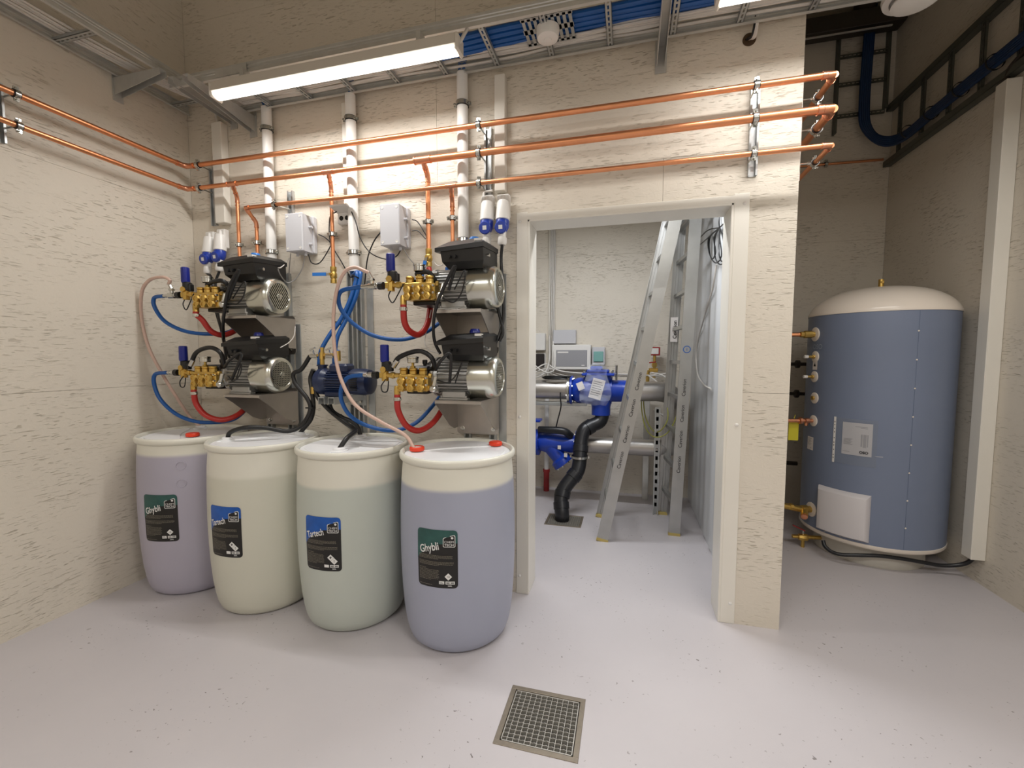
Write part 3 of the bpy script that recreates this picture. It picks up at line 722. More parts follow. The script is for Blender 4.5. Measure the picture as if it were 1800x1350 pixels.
# ================================================================== PUMP UNITS
def bracket(xc, az, label):
    x0, x1 = xc - .129, xc + .129; zt = az - .118; yf, yb = 2.10, 2.41
    t = thing('wall_bracket', label, 'bracket', (xc, yb, zt - .23), 'folded steel pump brackets')
    mb = MB(); mb.box(x0, x1, yf, yb, zt - .004, zt, .0012); mb.box(x0, x1, yf, yf + .004, zt - .018, zt - .003, .0012); obj('shelf', mb, STAIN, t)
    for x in (x0, x1 - .004):
        mb = MB(); pts = [(yf + .002, zt - .004), (yf + .002, zt - .020), (yf + .06, zt - .060), (yf + .12, zt - .105), (yf + .20, zt - .165), (yb - .05, zt - .190), (yb, zt - .190), (yb, zt - .004)]
        mb.prism(pts, 'x', x, x + .004); obj('gusset', mb, STAIN, t)
    mb = MB(); r = .02; zb = zt - .228; pts = []
    for (cx_, cz_, a) in ((x0 + r, zb + r, 180), (x1 - r, zb + r, 270), (x1 - r, zt + .02 - r, 0), (x0 + r, zt + .02 - r, 90)):
        for k in range(5): an = math.radians(a + k * 22.5); pts.append((cx_ + r * math.cos(an), cz_ + r * math.sin(an)))
    mb.prism(pts, 'y', yb, yb + .004); obj('back_plate', mb, STAIN, t)
    for x in (x0 + .035, x1 - .035):
        obj('bolt', MB().lathe([(.014, 0), (.014, .002), (.009, .003), (.009, .009), (.004, .009), (.004, .014), (0, .014)], (x, yb, zb + .032), (0, -1, 0), 12, False), ZINC, t)
def blackhose(t, pts, r=.012): obj('hose', MB().tube(pts, r, 10), RUBBER, t)
def pump_unit(xc, az, label, grille='slots', knob_z=0., upper=False, dxp=0., ext=0.):
    yc = 2.215; t = thing('pressure_pump', label, 'pump', (xc, yc, az - .118), 'motor driven high pressure pumps')
    A = Vector((xc, yc, az)); X = Vector((1, 0, 0))
    # motor barrel with cooling ribs
    mb = MB(); n = 32; prof = []
    for k in range(n):
        a = 2 * pi * k / n; w_ = pi / n
        for (da, r) in ((-.62 * w_, .086), (-.30 * w_, .101), (.30 * w_, .101), (.62 * w_, .086)): prof.append((a + da, r))
    mb.rings([[A + Vector((x, r * math.cos(a), r * math.sin(a))) for a, r in prof] for x in (-.13, .062)]); obj('motor_barrel', mb, ALUM, t, 25)
    mb = MB(); mb.lathe([(.06, -.172), (.098, -.168), (.106, -.160), (.106, -.146), (.100, -.142), (.096, -.125), (.06, -.12)], A, X, 40); obj('motor_flange', mb, ALUM, t)
    for k in range(4):
        a = pi / 4 + k * pi / 2; q = A + Vector((-.15, .104 * math.cos(a), .104 * math.sin(a))); obj('flange_lug', MB().cyl(q, q + X * .03, .012, n=8), ALUM, t)
    cv = [(.104, .045), (.110, .047), (.111, .07), (.111, .150), (.108, .172), (.100, .188), (.092, .194), (.078, .196), (.076, .192)]
    cover = obj('fan_cover', MB().lathe(cv, A, X, 56, False), COVER, t, 50)
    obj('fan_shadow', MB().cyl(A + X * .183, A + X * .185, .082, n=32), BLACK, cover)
    mb = MB(); R_ = .078
    def bars(ang, pitch, wd):
        k = -R_ + pitch / 2
        while k < R_:
            h = math.sqrt(max(0, R_ * R_ - k * k)); ca, sa = math.cos(ang), math.sin(ang)
            q = [(k - wd / 2, -h), (k + wd / 2, -h), (k + wd / 2, h), (k - wd / 2, h)]
            vs = [A + Vector((x, a * ca - b * sa, a * sa + b * ca)) for x in (.1905, .193) for a, b in q]
            mb.add(vs, [(0, 1, 2, 3), (4, 7, 6, 5), (0, 4, 5, 1), (1, 5, 6, 2), (2, 6, 7, 3), (3, 7, 4, 0)]); k += pitch
    if grille == 'slots': bars(.6, .0135, .0055); mb.lathe([(0, .1935), (.018, .1935), (.018, .190)], A, X, 16, False)
    else: bars(0, .0128, .0045); bars(pi / 2, .0128, .0045); mb.lathe([(0, .1935), (.016, .1935), (.016, .190)], A, X, 16, False)
    obj('fan_grille', mb, COVER, cover); obj('grille_hub', MB().lathe([(0, .202), (.012, .201), (.013, .193)], A, X, 12, False), ZINC, cover)
    # feet
    mb = MB(); zt = az - .118
    mb.box(xc - .115, xc + .045, yc - .095, yc - .055, zt, zt + .012, .003); mb.box(xc - .115, xc + .045, yc + .055, yc + .095, zt, zt + .012, .003)
    mb.box(xc - .10, xc + .03, yc - .088, yc + .088, zt + .010, zt + .045, .004)
    for x in (xc - .105, xc + .03):
        mb.cyl((x, yc - .078, zt + .01), (x, yc - .078, zt + .022), .008, n=6)
    obj('motor_feet', mb, ALUM, t)
    # switch box on top
    z0, z1 = az + .088, az + .200; bx0, bx1 = xc - .085, xc + .145; by0, by1 = 2.085, 2.33
    mb = MB(); mb.rings([[Vector(p) for p in ((bx0 + .03, by0 + .05, z0), (bx1 - .02, by0 + .05, z0), (bx1 - .02, by1 - .03, z0), (bx0 + .03, by1 - .03, z0))],
                         [Vector(p) for p in ((bx0 + .01, by0 + .01, z0 + .03), (bx1, by0 + .01, z0 + .03), (bx1, by1, z0 + .03), (bx0 + .01, by1, z0 + .03))],
                         [Vector(p) for p in ((bx0, by0, z1 - .01), (bx1, by0, z1 - .02), (bx1, by1, z1 - .0), (bx0, by1, z1 - .0))]])
    sb = obj('switch_box', mb, BLACK, t)
    mb = MB(); mb.rings([[Vector(p) for p in ((bx0 - .022, by0 - .010, z1 - .034), (bx1 + .004, by0 - .010, z1 - .020), (bx1 + .004, by1 + .006, z1), (bx0 - .022, by1 + .006, z1 - .012))],
                         [Vector(p) for p in ((bx0 - .022, by0 - .010, z1 - .014), (bx1 + .004, by0 - .010, z1 + .004), (bx1 + .004, by1 + .006, z1 + .024), (bx0 - .022, by1 + .006, z1 + .008))],
                         [Vector(p) for p in ((bx0 + .045, by0 + .025, z1 + .022), (bx1 - .025, by0 + .025, z1 + .030), (bx1 - .025, by1 - .01, z1 + .044), (bx0 + .045, by1 - .01, z1 + .034))]])
    obj('switch_box_lid', mb, BLACK, sb)
    obj('switch_knob', MB().lathe([(.028, .018), (.028, .038), (.022, .052), (0, .054)], (bx1 - .075, by0 + .09, z1), (0, 0, 1), 16, False), BLUETAP if upper else BLUEK, sb)
    mb = MB(); mb.box(bx1 - .045, bx1 - .01, by0 + .0, by0 + .03, z1 + .012, z1 + .024); obj('box_sticker', mb, WHITEP, sb)
    for x in (bx0 + .055, bx0 + .085):
        obj('cable_gland', MB().cyl((x, by0 + .01, z0 + .055), (x, by0 - .018, z0 + .05), .009, n=8), BLACK, sb)
    obj('cable_gland', MB().cyl((bx1 - .005, by0 + .05, z0 + .06), (bx1 + .02, by0 + .05, z0 + .06), .009, n=8), ZINC, sb)
    # crankcase
    xm = xc + dxp
    mb = MB(); mb.box(xm - .315, xm - .165, 2.115, 2.30, az - .078, az + .058, .016); mb.cyl(A + X * (-.20 + dxp), A + X * -.165, .085, n=24); mb.cyl(A + X * (-.33 + dxp), A + X * (-.30), .045, n=20)
    mb.box(xm - .30, xm - .18, 2.12, 2.27, az - .090, az - .070, .004); cr = obj('crankcase', mb, BLACK, t)
    obj('oil_cap', MB().lathe([(.010, 0), (.010, .012), (.014, .014), (.014, .034), (.010, .036), (0, .036)], (xm - .215, 2.17, az + .056), n=14, caps=False), BLACK, cr)
    # brass manifold with valve caps
    x0, x1, y0, y1, z0, z1 = xm - .322, xm - .150, 2.05, 2.125, az - .075, az + .045
    mf = MB(); mf.box(x0 + .004, x1, y0 + .012, y1, z0 + .004, z1 - .03, .006)
    mf.box(x0 + .01, x1 - .01, y0 + .004, y1 - .01, z1 - .05, z1 - .028, .004)
    m_ = obj('pump_head', mf, BRASS, t)
    for i in range(3):
        x = x0 + .030 + i * .055
        obj('valve_tower', MB().lathe([(.021, -.034), (.021, -.004), (.018, 0), (.022, .003), (.022, .010), (.018, .014), (0, .014)], (x, 2.078, z1 - .008), n=18, caps=False), BRASS, m_)
        for j, z in enumerate((z0 + .056, z0 + .022)):
            obj('valve_cap', MB().lathe([(.021, 0), (.021, .012), (.024, .014), (.021, .026), (.012, .028), (.010, .024), (0, .024)], (x, y0 + .012, z), (0, -1, 0), 6 if j else 8, False), BRASS, m_, 20)
        for z in (z0 + .074, z0 + .038): obj('head_bolt', MB().cyl((x + .0275, y0 + .014, z), (x + .0275, y0 + .001, z), .0065, n=6), ZINC, m_)
    obj('side_plug', MB().lathe([(.014, 0), (.014, .010), (.011, .014), (0, .014)], (x1, 2.085, z1 - .035), (1, 0, 0), 8, False), BRASS, m_)
    obj('side_plug', MB().lathe([(.016, 0), (.016, .014), (.011, .018), (0, .018)], (x1, 2.085, z0 + .022), (1, 0, 0), 8, False), BRASS, m_)
    q = Vector((x1 + .030, 2.062, az - .056)); mb = MB(); mb.cyl(q + Vector((0, 0, -.004)), q + Vector((.012, .012, .062)), .0115, n=14); mb.lathe([(.019, -.016), (.019, .008), (.012, .014)], q, (0, -1, 0), 8); obj('thermal_valve', mb, ZINC, m_)
    # pressure gauge seen edge-on
    gx, gy = x0 + .083, 2.078
    mb = MB(); mb.cyl((gx, gy, z1 + .004), (gx, gy, z1 + .030), .0075, n=8); mb.box(gx - .011, gx + .011, gy - .011, gy + .011, z1 + .004, z1 + .014, .002); obj('gauge_stem', mb, BRASS, m_)
    g = obj('pressure_gauge', MB().lathe([(.026, 0), (.029, .003), (.029, .024), (.032, .027), (.032, .033), (.028, .034), (.027, .031), (0, .031)], (gx, gy, z1 + .030), n=28, caps=False), ZINC, m_)
    # unloader with blue knob, on the left of the head
    ux = xm - .397; uz = az - .0 + .010
    mb = MB(); mb.cyl((x0 + .01, 2.07, uz), (ux - .025, 2.07, uz), .0125, n=12); mb.lathe([(.019, -.03), (.019, .03)], (ux, 2.07, uz), n=8); mb.cyl((ux, 2.07, uz + .028), (ux, 2.045, uz + .03), .017, n=8)
    mb.lathe([(.016, -.012), (.018, 0), (.016, .012)], (ux + .045, 2.07, uz), (1, 0, 0), 8); mb.box(ux - .03, ux + .0, 2.055, 2.085, uz - .016, uz + .016, .004); ub = obj('unloader_body', mb, BRASS, t)
    mb = MB(); mb.lathe([(.024, .024), (.026, .03), (.026, .068), (.020, .074)], (ux + .006, 2.075, uz), n=14); mb.box(ux + .01, ux + .042, 2.06, 2.09, uz + .02, uz + .062, .004); obj('unloader_block', mb, BLACK, ub); obj('coupling_ring', MB().cyl((ux - .045, 2.07, uz), (ux - .072, 2.07, uz), .020, n=14), BLACK, ub)
    obj('blue_knob', MB().lathe([(.020, .070), (.022, .074), (.0235, .080), (.0225, .158), (.019, .162), (0, .162)], (ux - .002, 2.072, uz), n=20, caps=False), BLUEK, ub)
    mb = MB(); mb.cyl((ux - .070, 2.07, uz), (ux - .10, 2.07, uz), .016, .014, n=12); mb.cyl((ux - .095, 2.07, uz), (ux - .155 - ext, 2.068, uz - .002), .0105, n=10); mb.lathe([(.013, 0), (.013, .012)], (ux - .118, 2.069, uz), (1, 0, 0), 10); obj('hose_coupling', mb, ZINC, ub)
    mb = MB(); mb.tube([(ux + .004, 2.055, uz - .03), (ux - .004, 2.05, uz - .06), (ux + .018, 2.05, uz - .092), (ux + .05, 2.05, uz - .05), (x0 + .005, 2.052, uz + .002)] if upper else
                       [(ux + .012, 2.055, uz - .02), (ux - .012, 2.05, uz - .055), (ux - .006, 2.05, uz - .085), (ux + .022, 2.05, uz - .082), (ux + .028, 2.055, uz - .03)], .0032, 6); obj('sensor_wire', mb, RUBBER, ub)
    # inlet elbow at lower left, where the red hose begins
    mb = MB(); mb.cyl((x0 + .02, 2.07, z0 + .02), (x0 - .008, 2.07, z0 + .016), .013, n=10); mb.lathe([(.014, 0.02), (.017, 0), (.017, -.028), (.012, -.032), (.014, -.05)], (x0 - .006, 2.07, z0 + .010), n=10); obj('inlet_fitting', mb, BRASS, m_)
    mb = MB(); mb.lathe([(.0175, -.058), (.020, -.058), (.020, -.040), (.0175, -.040)], (x0 - .006, 2.07, z0 + .010), n=16); mb.cyl((x0 + .012, 2.06, z0 - .04), (x0 + .022, 2.055, z0 - .04), .006, n=6); obj('hose_clip', mb, ZINC, m_)
    return dict(red=Vector((x0 - .006, 2.07, z0 - .034)), blue=Vector((ux - .150 - ext, 2.068, uz - .002)), arch=Vector((ux + .045, 2.075, uz + .045)), back=Vector((xm - .19, 2.14, az + .03)), box=Vector((bx0 + .055, by0 - .016, z0 + .05)), sb=sb, unit=t, boxR=Vector((bx1 + .02, by0 + .05, z0 + .06)))
XA, XB = -2.222, -.843; ZU, ZL = 1.768, 1.300
U = {}
for k, xc, az, lb, g in (('AU', XA, ZU, 'upper left motor pump with diagonal slots in its fan cover', 'slots'), ('AL', XA, ZL, 'lower left motor pump with square-mesh fan cover', 'mesh'),
                         ('BU', XB, ZU, 'upper right motor pump below the rightmost white tube', 'slots'), ('BL', XB, ZL, 'lower right motor pump above the drum beside the doorway', 'mesh')):
    U[k] = pump_unit(xc, az, lb, g, upper=k[1] == 'U', dxp={'BL': 0., 'AL': .004, 'BU': .045, 'AU': .052}[k], ext=.045 if k[1] == 'U' else 0.)
    bracket(xc, az, 'folded steel bracket under the ' + {'AU': 'upper left', 'AL': 'lower left', 'BU': 'upper right', 'BL': 'lower right'}[k] + ' motor pump')
for x, zt, lb, m in ((-2.334, 1.55, 'left strut rail behind the left pumps', GALV), (-2.165, 1.95, 'right strut rail behind the left pumps', GALV), (-.912, 1.95, 'left strut rail behind the right pumps', GALV), (-.756, 1.95, 'right strut rail behind the right pumps', GALV),
                     (-1.690, 1.93, 'left rail of the pair behind the small navy pump', GALV), (-1.625, 1.93, 'right rail of the pair behind the small navy pump', GALV)):
    strut((x, W - .001, .35), (x, W - .001, zt), (0, -1, 0), lb, dep=.030, grp='upright strut rails behind the pumps')
for x, lb in ((-2.105, 'flat steel strip beside the left pump rails'), (-1.562, 'flat steel strip right of the small navy pump rails'), (-.700, 'flat steel strip beside the right pump rails')):
    T1('steel_strip', MB().box(x - .022, x + .022, W - .008, W - .001, .35, 1.88 if x > -2 else 1.62, .001), GALV, lb, 'strip', 'flat steel strips by the rails')

# ------------------------------------------------------------------ hoses of the pumps
def hose(name, pts, r, m, label, cat='hose', grp=None, n=12): return T1(name, MB().tube(pts, r, n), m, label, cat, grp)
a = U['BU']; R_ = .0165
hose('red_hose', [a['red'] + Vector((0, 0, .02)), a['red'], P(711, 566, 2.08), P(720, 582, 2.12), P(737, 588, 2.18), P(751, 570, 2.24), P(757, 535, 2.31), P(758, 500, 2.36), Vector((-1.135, 2.398, 1.925))], .0165, REDH, 'red hose looping from the upper right pump up to the brass valve')
a = U['BL']
hose('red_hose', [a['red'] + Vector((0, 0, .02)), a['red'], P(700, 722, 2.09), P(714, 748, 2.12), P(736, 757, 2.18), P(760, 744, 2.26), P(778, 718, 2.33), P(786, 690, 2.36)], .0165, REDH, 'red hose looping below the lower right pump')
a = U['AU']
hose('red_hose', [a['red'] + Vector((0, 0, .02)), a['red'], P(356, 563, 2.09), P(371, 582, 2.13), P(392, 589, 2.19), P(415, 580, 2.27), P(430, 562, 2.36)], .0165, REDH, 'red hose looping from the upper left pump')
a = U['AL']
hose('red_hose', [a['red'] + Vector((0, 0, .02)), a['red'], P(345, 710, 2.08), P(362, 730, 2.10), P(390, 738, 2.14), P(418, 729, 2.22), P(440, 708, 2.34)], .0165, REDH, 'red hose looping below the lower left pump')
a = U['BU']; r = .0115
hose('blue_hose', [a['blue'] + Vector((.02, 0, 0)), a['blue'], P(601, 511, 2.07), P(595, 527, 2.08), P(602, 548, 2.10), P(625, 572, 2.14), P(660, 591, 2.18), P(705, 597, 2.24), P(745, 586, 2.32), P(775, 566, 2.41)], r, BLUEH, 'blue hose sweeping from the upper right pump behind the red loop')
hose('blue_hose', [P(789, 615, 2.43), P(790, 590, 2.43), P(788, 570, 2.43), P(786, 540, 2.43), P(786, 470, 2.43)], r, BLUEH, 'upright blue hose behind the right brackets')
a = U['BL']
hose('blue_hose', [a['blue'] + Vector((.02, 0, 0)), a['blue'], P(611, 664, 2.07), P(600, 683, 2.07), P(601, 706, 2.08), P(616, 731, 2.10), P(645, 748, 2.14), P(690, 757, 2.18), P(730, 744, 2.25), P(760, 714, 2.33), P(778, 690, 2.38)], r, BLUEH, 'blue hose sweeping below the lower right pump')
a = U['AU']
hose('blue_hose', [a['blue'] + Vector((.02, 0, 0)), a['blue'], P(271, 524, 2.07), P(272, 540, 2.07), P(290, 565, 2.08), P(325, 582, 2.11), P(365, 587, 2.16), P(400, 584, 2.26), P(425, 570, 2.40)], r, BLUEH, 'blue hose sweeping from the upper left pump')
a = U['AL']
hose('blue_hose', [a['blue'] + Vector((.02, 0, 0)), a['blue'], P(273, 658, 2.07), P(271, 675, 2.07), P(282, 702, 2.08), P(310, 728, 2.10), P(345, 741, 2.14), P(385, 742, 2.20), P(415, 735, 2.28), P(440, 712, 2.40)], r, BLUEH, 'blue hose sweeping below the lower left pump')
for k, pts in (('BU', [P(733, 481, 2.08), P(752, 478, 2.08), P(764, 492, 2.10)]), ('BL', [P(702, 628, 2.07), P(735, 617, 2.07), P(757, 627, 2.08), P(763, 645, 2.11)]), ('AU', [P(375, 495, 2.07), P(392, 494, 2.07), P(402, 506, 2.10)]), ('AL', [P(346, 619, 2.07), P(370, 611, 2.07), P(388, 621, 2.08), P(393, 642, 2.11)])):
    a = U[k]; st = a['arch'] if k[1] == 'L' else P(pts[0].x, 0, 2) if False else (a['arch'] + Vector((.10, .01, .01)) if k[1] == 'U' else a['arch'])
    o = obj('bypass_hose', MB().tube([st] + pts + [a['back']], .0125, 10), RUBBER, a['unit'])
    if k[1] == 'L':
        d = (pts[0] - st).normalized(); obj('hose_sleeve', MB().cyl(st, st + d * .045, .0145, n=10), ZINC, a['unit'])
# pale clear hoses
def fitting_tee(u, label):
    p = u['blue'] + Vector((.085, 0, 0)); mb = MB(); mb.cyl(p, p + Vector((.0, 0, .045)), .010, n=10); mb.lathe([(.016, 0), (.016, .01)], p + Vector((0, 0, .03)), n=8); mb.cyl(p + Vector((0, 0, .04)), p + Vector((-.02, 0, .075)), .009, n=8); mb.cyl(p - Vector((.02, 0, 0)), p + Vector((.02, 0, 0)), .017, n=10)
    obj('dosing_tee', mb, ZINC, u['unit']); return p + Vector((-.018, 0, .072))
s0 = fitting_tee(U['BU'], '')
hose('pale_hose', [s0, P(640, 476, 2.06), P(624, 470, 2.06), P(606, 478, 2.05), P(592, 510, 2.05), P(586, 560, 2.05), P(589, 620, 2.04), P(600, 668, 2.03), P(625, 712, 2.03), P(670, 742, 2.03), P(712, 765, 2.02), Vector((-1.045, 2.01, .935))], .0095, BEIGEH, 'pale clear hose hanging from the upper right pump into the drum beside the doorway')
s0 = fitting_tee(U['AU'], '')
hose('pale_hose', [s0, P(298, 492, 2.06), P(284, 487, 2.06), P(262, 493, 2.06), P(249, 515, 2.06), P(249, 560, 2.07), P(262, 612, 2.08), P(288, 662, 2.12), P(318, 710, 2.2), P(336, 735, 2.27), Vector((-2.765, 2.281, .935))], .0095, BEIGEH, 'pale clear hose hanging from the upper left pump into the corner drum')
# small navy pump on its strut arms
t = thing('circulation_pump', 'small navy blue pump between the two pump columns', 'pump', (-1.60, 2.22, 1.185))
A = Vector((-1.55, 2.22, 1.262)); X = Vector((1, 0, 0))
mb = MB(); mb.lathe([(.03, -.235), (.062, -.225), (.078, -.205), (.080, -.17), (.070, -.155), (.062, -.13)], A, X, 28); mb.cyl(A + Vector((-.195, 0, .06)), A + Vector((-.195, 0, .098)), .026, n=12); mb.cyl(A + Vector((-.195, 0, .090)), A + Vector((-.195, 0, .098)), .032, n=8); obj('pump_casing', mb, NAVY, t)
mb = MB(); n = 28; prof = []
for k in range(n):
    a_ = 2 * pi * k / n
    for (da, r_) in ((-.07, .060), (-.04, .070), (.04, .070), (.07, .060)): prof.append((a_ + da, r_))
mb.rings([[A + Vector((x, r_ * math.cos(a_), r_ * math.sin(a_))) for a_, r_ in prof] for x in (-.14, .02)]); obj('motor_barrel', mb, NAVY, t, 25)
obj('fan_cover', MB().lathe([(.072, .015), (.076, .02), (.077, .09), (.070, .125), (.05, .134), (0, .136)], A, X, 32, False), NAVY, t)
mb = MB()
for i in range(9):
    z = -.045 + i * .011; mb.box(A.x + .035, A.x + .085, A.y - .0785, A.y - .07, A.z + z, A.z + z + .005)
obj('cover_slots', mb, BLACK, t)
obj('terminal_box', MB().box(A.x - .12, A.x + .0, A.y - .05, A.y + .04, A.z + .05, A.z + .105, .012), NAVY, t)
obj('pump_foot', MB().box(A.x - .15, A.x - .05, A.y - .05, A.y + .05, A.z - .085, A.z - .055, .005), NAVY, t)
t = thing('pump_arms', 'zinc strut arms carrying the small navy pump', 'bracket', (-1.63, 2.3, 1.13))
for x in (-1.69, -1.625):
    mb = MB(); q = .041; y0, y1, z1 = 2.13, W - .032, A.z - .086
    mb.box(x - q / 2, x + q / 2, y0, y1, z1 - .004, z1); mb.box(x - q / 2, x - q / 2 + .003, y0, y1, z1 - .041, z1 - .003); mb.box(x + q / 2 - .003, x + q / 2, y0, y1, z1 - .041, z1 - .003)
    mb.box(x - .035, x + .035, W - .0315, W - .0305, z1 - .075, z1 + .03); obj('arm', mb, GALV, t)
    obj('bolt', MB().cyl((x, W - .033, z1 - .055), (x, W - .042, z1 - .055), .009, n=6), ZINC, t)
# brass manifold above the small pump
bx = A.x - .195; mz = A.z + .150
t = thing('brass_manifold', 'brass fittings with two small chrome valves above the small navy pump', 'valve', (bx, 2.22, A.z + .1))
mb = MB(); mb.cyl((bx, 2.22, A.z + .098), (bx, 2.22, A.z + .20), .013, n=10); mb.lathe([(.017, -.02), (.017, .02)], (bx, 2.22, mz), n=8); mb.cyl((bx - .085, 2.22, mz), (bx + .115, 2.22, mz + .008), .0095, n=10)
mb.lathe([(.014, -.03), (.014, .03)], (bx + .11, 2.22, mz), n=8); obj('body', mb, BRASS, t)
for x in (bx - .055, bx + .055):
    mb = MB(); mb.lathe([(.013, -.025), (.013, .025)], (x, 2.22, mz), (1, 0, 0), 8); mb.cyl((x, 2.22, mz), (x, 2.21, mz + .035), .005, n=8); mb.cyl((x - .018, 2.205, mz + .035), (x + .018, 2.205, mz + .048), .005, n=8); obj('valve_handle', mb, ZINC, t)
# blue hoses out of the middle tube
y0 = W - .045
hose('blue_hose', [Vector((-1.652, y0, 1.985)), Vector((-1.655, y0, 1.91)), P(628, 480, 2.36), P(618, 520, 2.33), P(600, 560, 2.30), P(580, 588, 2.26), P(565, 615, 2.23), P(561, 640, 2.22), Vector((bx, 2.22, A.z + .195))], .0125, BLUEH, 'left of two blue hoses leaving the middle white tube, ending on the small navy pump')
hose('blue_hose', [Vector((-1.627, y0, 1.985)), Vector((-1.63, y0, 1.91)), P(634, 480, 2.37), P(626, 520, 2.34), P(609, 560, 2.32), P(594, 590, 2.28), P(589, 615, 2.26), P(588, 640, 2.24), Vector((bx + .11, 2.22, mz + .03))], .0125, BLUEH, 'right of two blue hoses leaving the middle white tube')
for (px, py, lb) in ((626, 487, 'upper'), (597, 569, 'lower')):
    c_ = P(px, py, 2.315 if lb == 'lower' else 2.355); d_ = (P(600, 560, 2.31) - P(618, 520, 2.33)).normalized()
    T1('cable_tie', MB().lathe([(.026, -.004), (.028, -.004), (.028, .004), (.026, .004)], c_, d_, 14, False).cyl(c_ + Vector((-.03, -.005, 0)), c_ + Vector((-.02, -.01, 0)), .006, n=6), BLACK, 'black cable tie, %s of two on the blue hose pair' % lb, 'cable tie')
# black suction hoses
r = .0125
hose('black_hose', [Vector((bx - .083, 2.22, mz)), P(530, 649, 2.21), P(516, 657, 2.20), P(520, 675, 2.20), P(541, 702, 2.20), P(545, 722, 2.18), P(530, 748, 2.16), P(505, 758, 2.12), P(465, 752, 2.06), P(430, 752, 2.0), P(405, 760, 1.995), Vector((-2.224, 1.995, .93))], r, RUBBER, 'long black hose arching across to the near cap of the second drum from the corner')
hose('black_hose', [P(549, 692, 2.2), P(551, 715, 2.21), P(546, 738, 2.235), Vector((-1.953, 2.257, .935))], r, RUBBER, 'short black hose dropping into the far cap of the second drum from the corner')
hose('black_hose', [P(553, 684, 2.2), P(560, 700, 2.20), P(580, 722, 2.19), P(605, 742, 2.15), P(622, 754, 2.10), P(624, 759, 2.06), P(610, 770, 1.97), Vector((-1.419, 1.912, .935))], r, RUBBER, 'kinked black hose falling into the near cap of the third drum from the corner')
hose('black_hose', [P(578, 706, 2.22), P(584, 722, 2.22), P(600, 733, 2.23), P(625, 745, 2.25), Vector((-1.529, 2.267, .935))], r, RUBBER, 'short black hose running to the far cap of the third drum from the corner')
hose('black_hose', [P(551, 650, 2.22), P(546, 665, 2.22), P(548, 682, 2.21), P(549, 694, 2.205)], .014, RUBBER, 'stubby black hose beside the small navy pump')
T1('brass_tee', MB().lathe([(.013, -.02), (.016, -.02), (.016, .02), (.013, .02)], P(551, 686, 2.20), n=8).cyl(P(551, 682, 2.20), P(560, 680, 2.22), .010, n=8), BRASS, 'brass tee joining the black hoses left of the small navy pump', 'fitting')
for px, py in ((546, 717), (592, 729)):
    c_ = P(px, py, 2.195); T1('cable_tie', MB().lathe([(.027, -.004), (.029, -.004), (.029, .004), (.027, .004)], c_, (0, .1, 1), 14, False), BLACK, 'black cable tie round the black hoses, %s of the small navy pump' % ('below left' if px == 546 else 'directly below'), 'cable tie')

# power cables and wires
def cable(name, pts, r, m, label): return hose(name, pts, r, m, label, 'cable', n=8)
cable('power_cable', [pA1 + Vector((0, 0, .02)), pA1, P(372, 490, 2.34), P(378, 540, 2.32), P(392, 590, 2.30), P(398, 615, 2.27), P(408, 638, 2.25)], .008, RUBBER, 'black cable hanging from the left plug in the corner')
cable('power_cable', [pA2 + Vector((0, 0, .02)), pA2, P(379, 500, 2.34), P(383, 550, 2.31), P(393, 600, 2.27), P(399, 640, 2.2)], .008, RUBBER, 'black cable hanging from the right plug in the corner')
cable('power_cable', [pB1 + Vector((0, 0, .02)), pB1, P(858, 447, 2.38), P(864, 475, 2.38), P(872, 530, 2.36), P(884, 580, 2.34), P(878, 600, 2.33)], .009, RUBBER, 'black cable hanging from the left plug by the doorway')
cable('power_cable', [pB2 + Vector((0, 0, .02)), pB2, P(881, 460, 2.37), P(885, 520, 2.36), P(884, 565, 2.35), P(874, 597, 2.33), P(862, 617, 2.28)], .009, RUBBER, 'black cable hanging from the right plug by the doorway')
a = U['BU']; cable('motor_cable', [a['box'], P(800, 468, 2.02), P(785, 495, 2.02), P(768, 535, 2.04), P(762, 570, 2.08), P(764, 600, 2.12), P(774, 622, 2.14)], .0085, RUBBER, 'thick black cable crossing the upper right motor')
cable('thin_wire', [a['box'] + Vector((.03, 0, 0)), P(817, 475, 2.04), P(813, 510, 2.05), P(798, 531, 2.06), P(780, 524, 2.08), P(774, 512, 2.10)], .0035, RUBBER, 'thin black wire looping over the upper right motor ribs')
a = U['BL']; cable('motor_cable', [a['box'], P(792, 623, 2.03), P(775, 634, 2.04), P(766, 650, 2.08)], .008, RUBBER, 'thick black cable on the lower right motor')
cable('thin_wire', [a['box'] + Vector((.03, 0, 0)), P(812, 637, 2.05), P(803, 657, 2.05), P(788, 672, 2.06), P(768, 668, 2.08)], .0035, RUBBER, 'thin black wire looping over the lower right motor ribs')
a = U['AU']; cable('motor_cable', [a['box'], P(420, 475, 2.02), P(405, 500, 2.02), P(397, 530, 2.04), P(392, 570, 2.10), P(393, 595, 2.16)], .0095, RUBBER, 'thick black cable crossing the upper left motor')
cable('thin_wire', [a['box'] + Vector((.03, 0, 0)), P(429, 495, 2.05), P(430, 515, 2.05), P(418, 533, 2.06), P(402, 532, 2.08)], .0035, RUBBER, 'thin black wire looping over the upper left motor ribs')
a = U['AL']; cable('motor_cable', [a['box'], P(425, 622, 2.03), P(405, 632, 2.04), P(395, 645, 2.08)], .008, RUBBER, 'thick black cable on the lower left motor')
cable('thin_wire', [a['box'] + Vector((.03, 0, 0)), P(424, 640, 2.05), P(422, 658, 2.05), P(410, 670, 2.06), P(402, 662, 2.08)], .0035, RUBBER, 'thin black wire looping over the lower left motor ribs')
